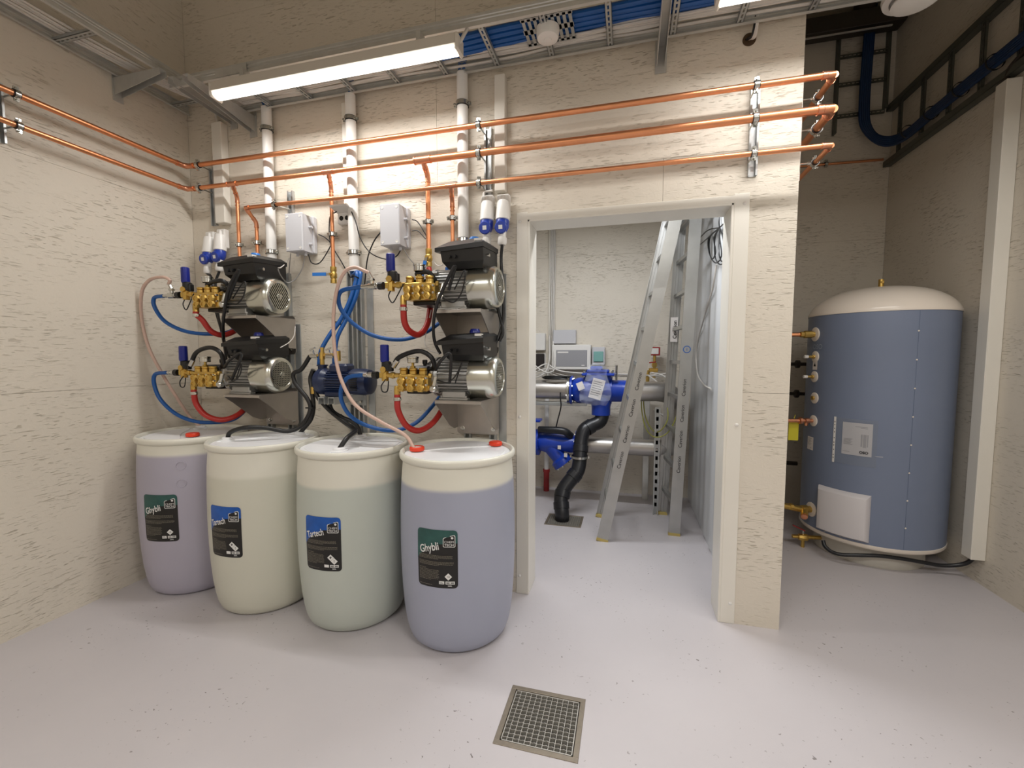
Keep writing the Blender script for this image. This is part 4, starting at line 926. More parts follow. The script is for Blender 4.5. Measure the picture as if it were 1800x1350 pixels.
for pts, r, m, lb in (
    ([P(511, 445, 2.40), P(508, 480, 2.42), P(506, 520, 2.43), P(505, 545, 2.43)], .003, GCABLE, 'grey wire hanging straight from the left grey box'),
    ([P(536, 448, 2.39), P(532, 470, 2.39), P(520, 490, 2.38), P(505, 497, 2.35), P(494, 485, 2.25), P(489, 474, 2.13)], .0033, GCABLE, 'grey wire sagging from the left grey box to the upper left motor box'),
    ([P(508, 453, 2.40), P(503, 462, 2.38), P(494, 470, 2.2), P(489, 471, 2.12)], .003, WCABLE, 'short white wire by the upper left motor box'),
    ([P(542, 447, 2.39), P(548, 462, 2.40), P(562, 462, 2.41), P(577, 440, 2.41), P(581, 428, 2.41), P(572, 418, 2.41), P(560, 412, 2.40)], .0035, RUBBER, 'black wire looping on the right of the left grey box'),
    ([P(592, 372, 2.40), P(582, 378, 2.40), P(579, 392, 2.41), P(581, 425, 2.42), P(600, 460, 2.44), P(620, 495, 2.44)], .0035, RUBBER, 'black wire running down from the socket past the branch pipe'),
    ([P(618, 372, 2.38), P(626, 392, 2.37), P(634, 420, 2.37), P(652, 445, 2.38), P(680, 456, 2.38), P(697, 450, 2.39), P(705, 438, 2.39)], .0035, RUBBER, 'black wire sagging from the socket to the right grey box'),
    ([P(670, 407, 2.40), P(657, 425, 2.42), P(646, 455, 2.43), P(641, 500, 2.43)], .004, RUBBER, 'black wire dropping left from the right grey box'),
    ([P(710, 438, 2.39), P(718, 452, 2.41), P(728, 464, 2.42)], .003, GCABLE, 'short grey wire below the right grey box'),
    ([P(724, 386, 2.40), P(734, 390, 2.41), P(748, 412, 2.41), P(750, 420, 2.41)], .003, RUBBER, 'upper thin black wire from the right grey box to the branch pipe'),
    ([P(724, 406, 2.40), P(735, 406, 2.41), P(748, 420, 2.41)], .003, RUBBER, 'lower thin black wire from the right grey box to the branch pipe'),
    ([P(762, 450, 2.43), P(763, 460, 2.42), P(770, 467, 2.35), P(778, 466, 2.15)], .0028, WCABLE, 'thin white wire left of the upper right motor box'),
    ([P(758, 545, 2.25), P(748, 590, 2.25), P(747, 605, 2.22), P(755, 616, 2.18), P(771, 621, 2.12)], .0028, WCABLE, 'thin white wire hanging below the upper right bracket'),
    ([P(519, 574, 2.40), P(517, 590, 2.35), P(508, 602, 2.2), P(493, 611, 2.12)], .0028, WCABLE, 'thin white wire curving from the upper left bracket to the lower motor box'),
    ([P(866, 335, W - .03), P(852, 338, W - .03), P(850, 346, W - .04)], .006, WCABLE, 'white cable stub above the left plug by the doorway'),
): cable('wire', pts, r, m, lb)

# ================================================================== CABLE TRAYS
def rail_profile(mb, p0, p1, inward, h=.055, w_=.018):
    """side rail of a cable ladder: C section with two ribs"""
    p0, p1, iw = Vector(p0), Vector(p1), Vector(inward).normalized(); up = Vector((0, 0, 1)); tk = .002
    if abs((p1 - p0).normalized().z) > .5: up = Vector((1, 0, 0))
    pr = [(0, 0), (w_, 0), (w_, tk), (tk, tk), (tk, h * .30), (tk + .005, h * .36), (tk + .005, h * .44), (tk, h * .5), (tk, h * .56), (tk + .005, h * .62), (tk + .005, h * .70), (tk, h * .76), (tk, h - tk), (w_, h - tk), (w_, h), (0, h), (0, h * .76), (.004, h * .70), (.004, h * .62), (0, h * .56), (0, h * .5), (.004, h * .44), (.004, h * .36), (0, h * .30)]
    n = len(pr); mb.add([c + iw * a + up * b for c in (p0, p1) for a, b in pr], [(i, (i + 1) % n, (i + 1) % n + n, i + n) for i in range(n)])
def rung(mb, p0, p1, wd, up=(0, 0, 1), slots=True):
    """slotted C-section rung; its open side up"""
    p0, p1, up = Vector(p0), Vector(p1), Vector(up); d = (p1 - p0).normalized(); s_ = d.cross(up).normalized(); tk = .0018; h = .016
    L_ = (p1 - p0).length; n = max(3, int(L_ / .032))
    def blk(a0, a1, s0, s1, h0, h1):
        vs = [p0 + d * a + s_ * b + up * c for c in (h0, h1) for b in (s0, s1) for a in (a0, a1)]
        mb.add(vs, [(0, 2, 3, 1), (4, 5, 7, 6), (0, 1, 5, 4), (2, 6, 7, 3), (0, 4, 6, 2), (1, 3, 7, 5)])
    blk(0, L_, -wd / 2, -wd / 2 + tk, 0, h); blk(0, L_, wd / 2 - tk, wd / 2, 0, h)
    blk(0, L_, -wd / 2, -.004, 0, tk); blk(0, L_, .004, wd / 2, 0, tk)
    for k in range(n + 1):
        a = L_ * k / n; blk(max(0, a - .006), min(L_, a + .006), -.004, .004, 0, tk)
TZ = 2.975
t = thing('cable_ladder', 'long horizontal cable ladder above the pumps, carrying the lamp', 'cable tray', (-.4, 2.23, TZ))
mb = MB(); rail_profile(mb, (-2.62, 2.075, TZ), (2.1, 2.075, TZ), (0, 1, 0)); obj('side_rail', mb, GALVD, t)
mb = MB(); rail_profile(mb, (-2.55, 2.40, TZ), (2.1, 2.40, TZ), (0, -1, 0)); obj('side_rail', mb, GALVD, t)
for k in range(16):
    x = -2.20 + k * .298
    if x > 2.0: break
    mb = MB(); rung(mb, (x, 2.079, TZ + .004), (x, 2.396, TZ + .004), .030); obj('rung', mb, GALV, t)
obj('joint_plate', MB().box(-2.28, -2.06, 2.071, 2.0745, TZ + .004, TZ + .05, .001), GALVD, t)
TZ2 = 3.045
t = thing('cable_ladder', 'horizontal cable ladder running along the top of the left wall', 'cable tray', (-2.78, 1., TZ2))
mb = MB(); rail_profile(mb, (-2.925, -1.5, TZ2), (-2.925, 2.44, TZ2), (1, 0, 0)); obj('side_rail', mb, GALVD, t)
mb = MB(); rail_profile(mb, (-2.625, -1.5, TZ2), (-2.625, 2.44, TZ2), (-1, 0, 0)); obj('side_rail', mb, GALVD, t)
for y in (2.33, 1.98 - .0, 1.72, 1.40, 1.10, .80, .5, .2, -.1, -.4):
    if y == 1.98: continue
    mb = MB(); rung(mb, (-2.921, y, TZ2 + .004), (-2.629, y, TZ2 + .004), .032); obj('rung', mb, GALV, t)
def arm(p, d, L_, label, h0=.10, h1=.035, tilt=0.):
    """cantilever arm from a wall plate"""
    p, d = Vector(p), Vector(d); t = thing('tray_bracket', label, 'bracket', p - Vector((0, 0, .1)), 'cantilever brackets under the cable ladders'); s_ = Vector((-d.y, d.x, 0)); mb = MB()
    for s2 in (-1, 1):
        vs = []
        for q in (-.001, .001):
            for (a, z) in ((0, -h0), (L_, -h1), (L_, 0), (0, 0)): vs.append(p + d * a + s_ * (s2 * .019 + q) + Vector((0, 0, z)))
        mb.add(vs, [(0, 1, 2, 3), (7, 6, 5, 4), (0, 4, 5, 1), (1, 5, 6, 2), (2, 6, 7, 3), (3, 7, 4, 0)])
    vs = [p + d * a + s_ * b + Vector((0, 0, z)) for z in (-.002, 0) for b in (-.019, .019) for a in (0, L_)]
    mb.add(vs, [(0, 2, 3, 1), (4, 5, 7, 6), (0, 1, 5, 4), (2, 6, 7, 3), (0, 4, 6, 2), (1, 3, 7, 5)])
    obj('arm', mb, GALVD, t)
    mb = MB(); vs = [p + d * a + s_ * b + Vector((0, 0, z)) for z in (-h0 - .03, .03) for b in (-.028, .028) for a in (.001, .005)]
    mb.add(vs, [(0, 2, 3, 1), (4, 5, 7, 6), (0, 1, 5, 4), (2, 6, 7, 3), (0, 4, 6, 2), (1, 3, 7, 5)]); obj('wall_plate', mb, GALVD, t)
arm((LX, 2.02, TZ2 - .002), (1, 0, 0), .36, 'steel bracket on the left wall under its cable ladder')
arm((-2.40, W, TZ - .002), (0, -1, 0), .46, 'slanting bracket near the left end of the lamp')
arm((-2.555, W, TZ + .03), (0, -1, 0), .42, 'bracket in the left corner where the two cable ladders meet', .06)
arm((.135, W, TZ - .002), (0, -1, 0), .46, 'bracket under the long cable ladder above the doorway')
# cables lying in the trays
rnd = random.Random(3)
def wavy(p0, p1, n, amp, z):
    return [Vector(p0).lerp(Vector(p1), i / n) + Vector((rnd.uniform(-amp, amp), rnd.uniform(-amp, amp), rnd.uniform(0, amp))) for i in range(n + 1)]
for k in range(7):
    y = 2.30 + k * .011
    pts = wavy((-2.5, y, TZ + .026), (1.9, y - .03 * (k % 3), TZ + .026), 14, .012, 0)
    hose('tray_cable', pts, .007, WCABLE, 'white cables lying along the wall side of the long cable ladder', 'cable', 'white cables in the long tray', 6)
for k in range(5):
    x = -2.88 + k * .022
    pts = wavy((x, -1.4, TZ2 + .028), (x + .02, 1.75, TZ2 + .028), 8, .008, 0) + [Vector((x + .08, 2.2, TZ2 + .03)), Vector((x + .24, 2.36, TZ2 + .0)), Vector((-2.38, 2.33 + k * .008, TZ + .03))]
    hose('tray_cable', pts, .007, WCABLE, 'white cables lying along the left wall cable ladder and turning at the corner', 'cable', 'white cables in the left tray', 6)
for k in range(4):
    x0 = -1.05 + k * .02; y = 2.19 + k * .032
    pts = [Vector((x0, y, TZ + .03))] + wavy((x0 + .4, y, TZ + .045), (1.95, y, TZ + .045), 6, .006, 0)
    hose('tray_hose', pts, .015, BLUEH, ('nearest', 'second', 'third', 'farthest')[k] + ' of four blue hoses lying in the long cable ladder', 'hose', 'blue hoses in the long tray', 10)
for k, (x, dx, lb) in enumerate(((-2.262, -.06, 'left blue hose bending out of the leftmost white tube'), (-2.240, -.05, 'right blue hose bending out of the leftmost white tube'), (-1.640, .09, 'blue hose bending out of the middle white tube'), (-.935, .03, 'left blue hose rising from the rightmost white tube'), (-.91, .04, 'right blue hose rising from the rightmost white tube'))):
    hose('blue_hose', [Vector((x, y0, 2.90)), Vector((x, y0, 3.0)), Vector((x + dx * .4, y0 - .03, 3.06)), Vector((x + dx, y0 - .10, 3.11)), Vector((x + dx + .2, 2.24, 3.03))], .0125, BLUEH, lb)
for k in range(3):
    hose('white_cable', [Vector((HX - .015 + k * .012, W + .0, HZ + .002)), P(1322 + k * 3, 62, W - .03), P(1328 + k * 2, 30, W - .05), P(1323 + k * 2, 5, W - .06), Vector((HX + .02, W - .09, 3.03))], .006, WCABLE if k else RUBBER, ('thin dark cable', 'inner white cable', 'outer white cable')[k] + ' curling from the tray into the wall hole', 'cable', None, 8)
cable('white_cable', [P(375, 186, W - .03), P(378, 195, W - .03), P(380, 207, W - .025), Vector((-2.65, W - .03, 2.93))], .008, WCABLE, 'white cable entering the corner duct from above')

# lamps in the long tray
def lamp(x0, x1, label):
    t = thing('batten_lamp', label, 'lamp', ((x0 + x1) / 2, LY, LZ - .06))
    mb = MB(); mb.prism([(LY - .042, LZ - .012), (LY - .034, LZ + .040), (LY + .034, LZ + .040), (LY + .042, LZ - .012)], 'x', x0, x1); obj('housing', mb, LAMPW, t)
    mb = MB(); n = 10; pr = [(LY + .036 * math.cos(pi + pi * k / n), LZ - .014 + .026 * math.sin(pi + pi * k / n)) for k in range(n + 1)]; mb.prism(pr, 'x', x0 + .012, x1 - .012); obj('diffuser', mb, GLOW, t)
    for x in (x0, x1): obj('end_cap', MB().box(x - .008, x + .012, LY - .044, LY + .044, LZ - .040, LZ + .042, .010), LAMPW, t)
    for x in (x0 + .2, x1 - .2): obj('hanger', MB().box(x - .012, x + .012, LY - .02, LY + .03, LZ + .039, TZ + .003, .001), GALVD, t)
lamp(-2.262, -.805, 'lit batten lamp under the long cable ladder')
lamp(.33, 1.79, 'second lit batten lamp on the long cable ladder, near the top edge above the doorway')
hose('lamp_cable', [Vector((-.80, LY, LZ + .01)), P(815, 62, 2.06), P(822, 48, 2.1), P(812, 46, 2.15), Vector((-.8, 2.2, 3.02))], .008, WCABLE, 'white cable curling out of the lamp end', 'cable')
for x, yo, lb in ((-1.2, 0, 'left hanging lamp above and behind the viewer'), (1.3, .8, 'right hanging lamp above the viewer')):
    t = thing('ceiling_lamp', lb, 'lamp', (x, -.9 + yo, 2.96)); obj('rod', MB().cyl((x, -.9 + yo, 3.07), (x, -.9 + yo, CZ), .008, n=8), ZINC, t); obj('housing', MB().box(x - .76, x + .76, -.97 + yo, -.83 + yo, 3.0, 3.08, .01), LAMPW, t); obj('diffuser', MB().box(x - .75, x + .75, -.96 + yo, -.84 + yo, 2.975, 2.999, .004), GLOW, t)
t = thing('ceiling_lamp', 'hidden lamp lighting the room beyond the doorway', 'lamp', (-.35, 3.05, 2.74)); obj('housing', MB().box(-.96, .26, 2.98, 3.12, 2.765, 2.84, .01), LAMPW, t); obj('diffuser', MB().box(-.95, .25, 2.99, 3.11, 2.745, 2.764, .004), GLOW, t)
for x in (-.8, .1): obj('rod', MB().cyl((x, 3.05, 2.83), (x, 3.05, CZ), .005, n=8), ZINC, t)
# smoke detector on a slotted plate
q = P(963, 45, 2.2)
t = thing('smoke_detector', 'round white smoke detector on a slotted plate in the cable ladder', 'smoke detector', (q.x, 2.2, 2.95))
obj('housing', MB().lathe([(0, -.055), (.018, -.055), (.02, -.052), (.035, -.052), (.05, -.046), (.054, -.036), (.056, 0), (0, 0)], (q.x, 2.2, TZ + .012), n=36, caps=False), WHITEP, t)
mb = MB()
for i in range(9): mb.box(q.x - .115 + i * .0277, q.x - .100 + i * .0277, 2.12, 2.30, TZ + .0135, TZ + .016)
mb.box(q.x - .12, q.x + .125, 2.115, 2.135, TZ + .0135, TZ + .016); mb.box(q.x - .12, q.x + .125, 2.285, 2.305, TZ + .0135, TZ + .016); mb.box(q.x - .12, q.x + .125, 2.19, 2.22, TZ + .0135, TZ + .016)
obj('mounting_plate', mb, GALV, t)

# ================================================================== BOILER
BC, BR = Vector((1.705, 3.673, 0)), .412
t = thing('water_heater', 'tall blue-grey cylindrical water heater with white domed top in the alcove', 'water heater', BC)
obj('jacket', MB().lathe([(BR, .172), (BR, 1.70)], BC, n=96, caps=False), BOILB, t, 60)
dome = [(BR + .003, 1.694), (BR + .004, 1.708)] + [(BR * math.cos(a * pi / 2 / 12) ** .8 if a < 12 else 0, 1.708 + .180 * math.sin(a * pi / 2 / 12) ** 1.25) for a in range(1, 13)]
obj('dome', MB().lathe(dome, BC, n=96, caps=False), CREAMP, t, 60)
obj('bottom_ring', MB().lathe([(.30, .14), (.38, .138), (BR - .004, .148), (BR + .003, .160), (BR + .003, .176), (BR - .004, .178)], BC, n=96, caps=False), CREAMP, t, 60)
obj('plinth', MB().lathe([(.315, 0), (.318, .003), (.312, .14)], BC, n=72, caps=False), mat('plinth_polystyrene', (206, 202, 192), .6, var=.05, vscale=20), t, 60)
mb = MB(); mb.cyl(BC + Vector((0, 0, 1.88)), BC + Vector((0, 0, 1.945)), .016, n=12); mb.cyl(BC + Vector((0, 0, 1.925)), BC + Vector((0, -.02, 1.925)), .009, n=10); obj('top_nipple', mb, BRASS, t)
def cyf(off=0.):
    return lambda ang, z: Vector((BC.x + (BR + off) * math.cos(ang), BC.y + (BR + off) * math.sin(ang), z))
def rad(d): return math.radians(d)
# seam with rivets
mb = MB(); f_ = cyf(.0006); 
mb.add([f_(rad(-88.3), .18), f_(rad(-88.0), .18), f_(rad(-87.0), 1.69), f_(rad(-87.3), 1.69)], [(0, 1, 2, 3)]); obj('jacket_seam', mb, mat('seam_grey', (86, 102, 126), .5), t)
for k in range(8):
    z = .32 + k * .178; p = cyf(.0)(rad(-87.6 + .4 * k / 8), z); obj('rivet', MB().lathe([(.0055, 0), (.004, .002), (0, .003)], p, p - Vector((BC.x, BC.y, z)), 8, False), CREAMP, t)
for k, an in enumerate((-142, -135)): pass
# rosettes with fittings
def rosette(ang, z, r, kind):
    p = cyf(0)(rad(ang), z); d = Vector((math.cos(rad(ang)), math.sin(rad(ang)), 0))
    o = obj('rosette', MB().lathe([(r, -.004), (r, .004), (r * .8, .008), (0, .008)], p, d, 28, False), CREAMP, t); return p, d, o
p, d_, o = rosette(-172, 1.565, .05, 0)
mb = MB(); mb.lathe([(.020, .005), (.020, .02), (.026, .025), (.026, .075), (.020, .08), (.020, .10)], p, d_, 8); obj('brass_union', mb, BRASS, o)
for z in (1.405, 1.262):
    p, d_, o = rosette(-170, z, .040, 0); mb = MB(); mb.lathe([(.014, .006), (.014, .022), (.009, .024), (.009, .05)], p, d_, 8); obj('sensor_boss', mb, BRASS, o); obj('sensor_tip', MB().cyl(p + d_ * .05, p + d_ * .075, .011, n=8), WHITEP, o)
p, d_, o = rosette(-168, 1.110, .040, 0); obj('brass_plug', MB().lathe([(.015, .006), (.015, .02), (0, .022)], p, d_, 8, False), BRASS, o)
p, d_, o = rosette(-168, .945, .040, 0); mb = MB(); mb.lathe([(.013, .006), (.013, .03), (.02, .034), (.02, .06), (.013, .064), (.013, .08), (.026, .084), (.026, .10), (.014, .104), (.014, .2)], p, d_, 8); mb.cyl(p + d_ * .05, p + d_ * .05 - Vector((0, 0, .035)), .012, n=8); obj('relief_valve', mb, COPPERF, o); pv = p
p, d_, o = rosette(-165, .300, .052, 0); mb = MB(); mb.lathe([(.024, .006), (.024, .03), (.032, .034), (.032, .07), (.02, .076)], p, d_, 8); q = p + d_ * .05; mb.cyl(q, q + Vector((-.02, -.06, -.03)), .024, n=10); mb.cyl(q + d_ * .02, q + d_ * .16 + Vector((0, 0, .03)), .022, n=10); mb.lathe([(.026, -.01), (.026, .01)], q + d_ * .10 + Vector((0, 0, .02)), d_, 8); obj('mixing_valve', mb, BRASS, o)
obj('copper_stub', MB().lathe([(.014, 0), (.022, .0), (.022, .012), (.016, .014)], q + Vector((-.02, -.06, -.03)), (-.3, -.9, -.4), 12), COPPERF, o)
for z, r_, zz in ((1.565, .015, 1.565), (.945, .011, .945)):
    x1 = BC.x - BR - (.09 if z > 1 else .15)
    T1('heater_pipe', MB().cyl((EX + .02, BC.y - .05, z), (x1, BC.y - .055, z), r_, n=14), COPPER, 'copper pipe entering the water heater ' + ('near the top, from behind the wall end' if z > 1 else 'at mid height, from behind the wall end'), 'pipe')
for (px, py, lb) in ((1402, 640, 'upper'), (1400, 692, 'lower')):
    p = P(px, py, 4.2); T1('dark_stub_pipe', MB().cyl((EX + .01, 4.2, p.z), (p.x + .10, 4.2, p.z), .014, n=12).lathe([(.02, -.02), (.034, -.012), (.034, .012), (.02, .02)], p, (1, 0, 0), 12), DBROWN, 'dark pipe stub with a collar behind the water heater, %s of two' % lb, 'pipe')
p = PF(1400, 855, .0); T1('dark_stub_pipe', MB().cyl((EX + .01, 4.3, .47), (1.45, 4.3, .47), .018, n=12), DBROWN, 'dark horizontal pipe low behind the water heater', 'pipe')
# drain cock at the foot
p = PF(1408, 944, .05); t2_ = thing('drain_cock', 'brass drain cock with red lever at the foot of the water heater', 'valve', (1.28, 3.62, .0))
c_ = Vector((1.275, 3.60, .075)); mb = MB(); mb.cyl(c_ - Vector((.07, 0, 0)), c_ + Vector((.125, .02, 0)), .014, n=10); mb.lathe([(.022, -.03), (.026, -.02), (.026, .02), (.022, .03)], c_, (1, 0, 0), 8); mb.cyl(c_, c_ - Vector((0, 0, .075)), .012, n=8); obj('body', mb, BRASS, t2_)
mb = MB(); mb.cyl(c_, c_ + Vector((0, 0, .05)), .006, n=8); obj('spindle', mb, ZINC, t2_); mb = MB(); mb.beam(c_ + Vector((.01, 0, .05)), c_ + Vector((-.07, 0, .085)), .018, .006); obj('lever', mb, REDM, t2_)
# yellow tag
p = P(1394, 755, BC.y - .08); T1('warning_tag', MB().box(p.x - .03, p.x + .035, p.y - .002, p.y, p.z - .08, p.z + .06, .0008).cyl(p + Vector((0, 0, .06)), p + Vector((.01, 0, .11)), .002, n=6), YELL, 'yellow tag hanging from the valve at the left of the water heater', 'tag')
# curved pieces on the jacket
def patch(name, a0, a1, z0, z1, off, m, parent, lb=None, thick=0.0008, dz=0.):
    fn = cyf(off); n = 8; mb = MB()
    outer = [[fn(rad(a0 + (a1 - a0) * i / n), z + dz * i / n) for i in range(n + 1)] for z in (z0, z1)]
    mb.rings(outer, close=False, caps=False); o = obj(name, mb, m, parent, 60)
    if lb: o['label'] = lb
    return o
def jf(off, ac, zc): return lambda u, v: Vector((BC.x + (BR + off) * math.cos(rad(ac) + u / BR), BC.y + (BR + off) * math.sin(rad(ac) + u / BR), zc + v))
# service cover: bevelled shell
mb = MB(); rs = []
for (off, ins) in ((.001, 0), (.010, .002), (.034, .022), (.036, .026)):
    ring = []; a0, a1, z0, z1 = rad(-156.2) + ins / BR, rad(-113) - ins / BR, .192 + ins * .6, .505 - ins
    n = 10
    for i in range(n + 1): ring.append((a0 + (a1 - a0) * i / n, z0))
    for i in range(n + 1): ring.append((a1 - (a1 - a0) * i / n, z1))
    rs.append([Vector((BC.x + (BR + off) * math.cos(a), BC.y + (BR + off) * math.sin(a), z)) for a, z in ring])
mb.rings(rs, caps=False); n = 10; last = (len(rs) - 1) * 22
mb.f += [(last + i, last + i + 1, last + 20 - i, last + 21 - i) for i in range(n)]
o = obj('service_cover', mb, mat('cover_plastic', (206, 202, 204), .35), t); o['label'] = 'pale square bevelled service cover'
for an in (-146, -133): p = Vector((BC.x + (BR + .026) * math.cos(rad(an)), BC.y + (BR + .026) * math.sin(rad(an)), .200)); obj('cover_screw', MB().cyl(p, p - Vector((0, 0, .004)), .005, n=8), GREYMID, o)
sl = patch('document_sleeve', -142.4, -111.2, .690, .996, .004, PLASTF, t, 'clear plastic sleeve stuck on the jacket')
patch('punched_strip', -144.2, -142.2, .688, 1.0, .006, WHITEP, sl)
mb = MB(); f_ = jf(.0072, -143.2, .845)
for k, v in enumerate((-.125, -.105, -.07, -.04, -.02, .01, .05, .075, .10, .12)): mb.add([f_(.003 * math.cos(a * pi / 4), v + .004 * math.sin(a * pi / 4)) for a in range(8)], [tuple(range(8))])
obj('punch_hole', mb, INK, sl); sl.children[-1]['kind'] = 'stuff' if False else 'thing' if False else ''
pp = patch('printed_sheet', -136.8, -114.6, .757, .972, .0035, PAPER, t, 'white printed sheet in the sleeve')
zc = (.757 + .972) / 2; f_ = jf(.0044, -125.7, zc); mb = MB()
for i in range(7): rectf(mb, f_, -.070, -.020 - (i % 3) * .006, -.002 - i * .0062, -.0005 - i * .0062, 2)
rectf(mb, f_, -.01, .055, .082, .084, 2); rectf(mb, f_, .02, .055, .074, .076); rectf(mb, f_, -.072, -.035, -.088, -.0865)
obj('fine_print', mb, GINK, pp)
mb = MB(); rectf(mb, f_, .022, .030, -.045, .035); rectf(mb, f_, .034, .050, -.05, .035); rectf(mb, f_, .054, .060, -.045, .035); letters(mb, 'OSO', .022, f_, .04, -.084, 0, .03); rectf(mb, f_, .018, .064, -.0955, -.0945, 2); obj('printed_picture', mb, GREYMID, pp)
mb = MB(); f2_ = jf(.005, -125.7, zc); letters(mb, 'OSO', .022, f2_, .04, -.084, 0, .04); obj('lettering', mb, INK, pp)
st_ = patch('rating_plate', -176.5, -166.5, .73, .825, .002, PAPER, t, 'small white rating sticker')
f_ = jf(.003, -171.5, .78); mb = MB()
for i in range(6): rectf(mb, f_, -.028, .02 - (i % 2) * .01, .032 - i * .009, .034 - i * .009)
letters(mb, 'CE', .012, f_, .012, -.034, 0, .01); obj('fine_print', mb, GINK, st_)
st_ = patch('warning_sticker', -173.5, -166, 1.312, 1.372, .002, PAPER, t, 'small white warning sticker')
f_ = jf(.003, -169.8, 1.344); mb = MB(); mb.add([f_(a, b) for a, b in ((-.014, -.008), (.014, -.008), (0, .018))], [(0, 1, 2)]); obj('warning_triangle', mb, INK, st_)
f_ = jf(.002, -167.5, 1.475); mb = MB(); letters(mb, 'OSO', .048, f_, 0, 0, 0, .02); letters(mb, 'hotwater', .018, f_, 0, -.032, 0, 0.); obj('jacket_lettering', mb, mat('pale_lettering', (150, 160, 178), .5), t)
f_ = jf(.002, -108, .88); mb = MB(); rectf(mb, f_, -.03, .01, -.115, -.113)
obj('jacket_scratch', mb, WHITEP, t)
hose('heater_cable', [P(1447, 950, 3.44), P(1450, 960, 3.42), P(1462, 970, 3.385), P(1480, 975, 3.355), P(1510, 976, 3.335), P(1545, 977, 3.325), P(1585, 982, 3.325), P(1625, 989, 3.345), P(1655, 994, 3.36), P(1685, 993, 3.35), P(1702, 988, 3.33), P(1711, 980, 3.30)], .0125, SOFTBLK, 'dark hose running round the foot of the water heater into the right trunking', 'hose')

# trunking on the right wall
T1('wall_trunking', MB().box(2.06, RX - .001, 3.252, 3.335, .16, 2.99, .003), TRIM, 'tall white square trunking on the right wall', 'trunking')
cable('trunk_cable', [Vector((2.09, 3.29, 2.98)), Vector((2.09, 3.30, 3.03)), Vector((2.085, 3.25, 3.07)), Vector((2.10, 3.1, 3.12)), Vector((2.11, 2.9, 3.2))], .012, DBROWN, 'dark cable bending out of the top of the right trunking')
GALVO = mat('dark_galvanised', (96, 98, 90), .5, .5, var=.1)  # darker grey galvanised tone, kept for the two alcove ladders
# wall-mounted ladders in the alcove
t = thing('wall_cable_ladder', 'cable ladder running along the upper right wall', 'cable tray', (2.1, 3.6, 3.04))
for z, iw in ((3.04, 1), (3.495, -1)):
    mb = MB(); mb.box(RX - .055, RX - .004, .3, 4.56, z - .022, z - .020); mb.box(RX - .055, RX - .053, .3, 4.56, z - .022, z + .022); mb.box(RX - .006, RX - .004, .3, 4.56, z - .022, z + .022); obj('side_rail', mb, GALVO, t)
for k in range(13):
    y = 4.38 - k * .288; mb = MB(); rung(mb, (RX - .045, y, 3.06), (RX - .045, y, 3.475), .034, up=(1, 0, 0)); obj('rung', mb, GALVO, t)
t = thing('wall_cable_ladder', 'upright cable ladder on the back wall of the alcove', 'cable tray', (1.87, BY - .05, 3.34))
for x in (1.70, 2.065): obj('side_rail', MB().box(x - .009, x + .009, BY - .06, BY - .004, 3.33 if x < 1.9 else 3.50, CZ - .01, .002), GALVO, t)
for z in (4.20, 3.965, 3.735, 3.475):
    mb = MB(); rung(mb, (1.706, BY - .045, z), (2.06, BY - .045, z), .030, up=(0, 1, 0)); obj('rung', mb, GALVO, t)
for k in range(5):
    o1 = k * .014 - .028
    pts = [Vector((1.90 + o1, BY - .10, CZ - .01)), Vector((1.89 + o1, BY - .10, 3.9)), Vector((1.885 + o1, BY - .10, 3.55)), Vector((1.90 + o1 * .9, BY - .11, 3.34 + o1 * .3)), Vector((1.985, BY - .16, 3.19 + o1)), Vector((2.07, BY - .30, 3.14 + o1)), Vector((2.078, 3.9, 3.15 + o1)), Vector((2.078, 3.2, 3.16 + o1)), Vector((2.078, 2.2, 3.16 + o1)), Vector((2.078, .5, 3.16 + o1))]
    hose('blue_cable', pts, .0135, mat('dark_blue_cable', (12, 44, 84), .4) if k == 0 else bpy.data.materials['dark_blue_cable'], 'dark blue cables bundled down the alcove wall and along the right wall ladder', 'cable', 'dark blue cable bundle', 8)
for k, y in enumerate((4.22, 3.95, 3.66, 3.38, 3.1)): T1('cable_tie', MB().lathe([(.045, -.006), (.048, -.006), (.048, .006), (.045, .006)], (2.078, y, 3.155), (0, 1, 0), 16, False), BLACK, 'black tie round the dark blue cable bundle, %s from the alcove corner' % ('first', 'second', 'third', 'fourth', 'fifth')[k], 'cable tie', 'ties on the dark blue bundle')
T1('dark_duct', MB().box(EX + .005, 2.10, 4.36, 4.50, 4.085, 4.215, .004), DBROWN, 'dark brown square duct high across the alcove', 'duct')
T1('ledge_strip', MB().box(EX + .005, 2.0, 4.36, 4.372, 4.050, 4.060), GALVD, 'thin pale strip below the dark duct', 'strip')
q = P(1515, 15, 4.50); T1('duct_collar', MB().cyl((q.x, 4.45, 4.2), (q.x, 4.45, CZ - .002), .075, n=20), DBROWN, 'round dark collar above the dark duct', 'duct')
q = PF(1610, 4, 3.0); VZ = 3.06; t = thing('ceiling_valve', 'round white vent in front of the dark duct at the top edge of the picture', 'vent', (q.x, q.y, VZ - .07)); obj('vent_spigot', MB().cyl((q.x, q.y, VZ - .004), (q.x, q.y, CZ), .09, n=32), WHITEP, t)
obj('vent_ring', MB().lathe([(.115, 0), (.125, -.012), (.12, -.03), (.095, -.036), (.09, -.02)], (q.x, q.y, VZ - .002), n=36), WHITEP, t); obj('vent_disc', MB().lathe([(0, -.03), (.03, -.03), (.088, -.045), (.09, -.055), (.07, -.064), (0, -.066)], (q.x, q.y, VZ - .002), n=32, caps=False), WHITEP, t)
mb = MB(); mb.cyl((EX + .02, BY - .02, 3.105), (2.08, BY - .02, 3.085), .010, n=10); T1('thin_copper_pipe', mb, COPPER, 'thin copper pipe across the alcove back wall', 'pipe')
clamp((1.655, BY - .02, 3.095), 'x', .010, (0, .018, 0), 'white clip on the thin copper pipe at the alcove back wall')

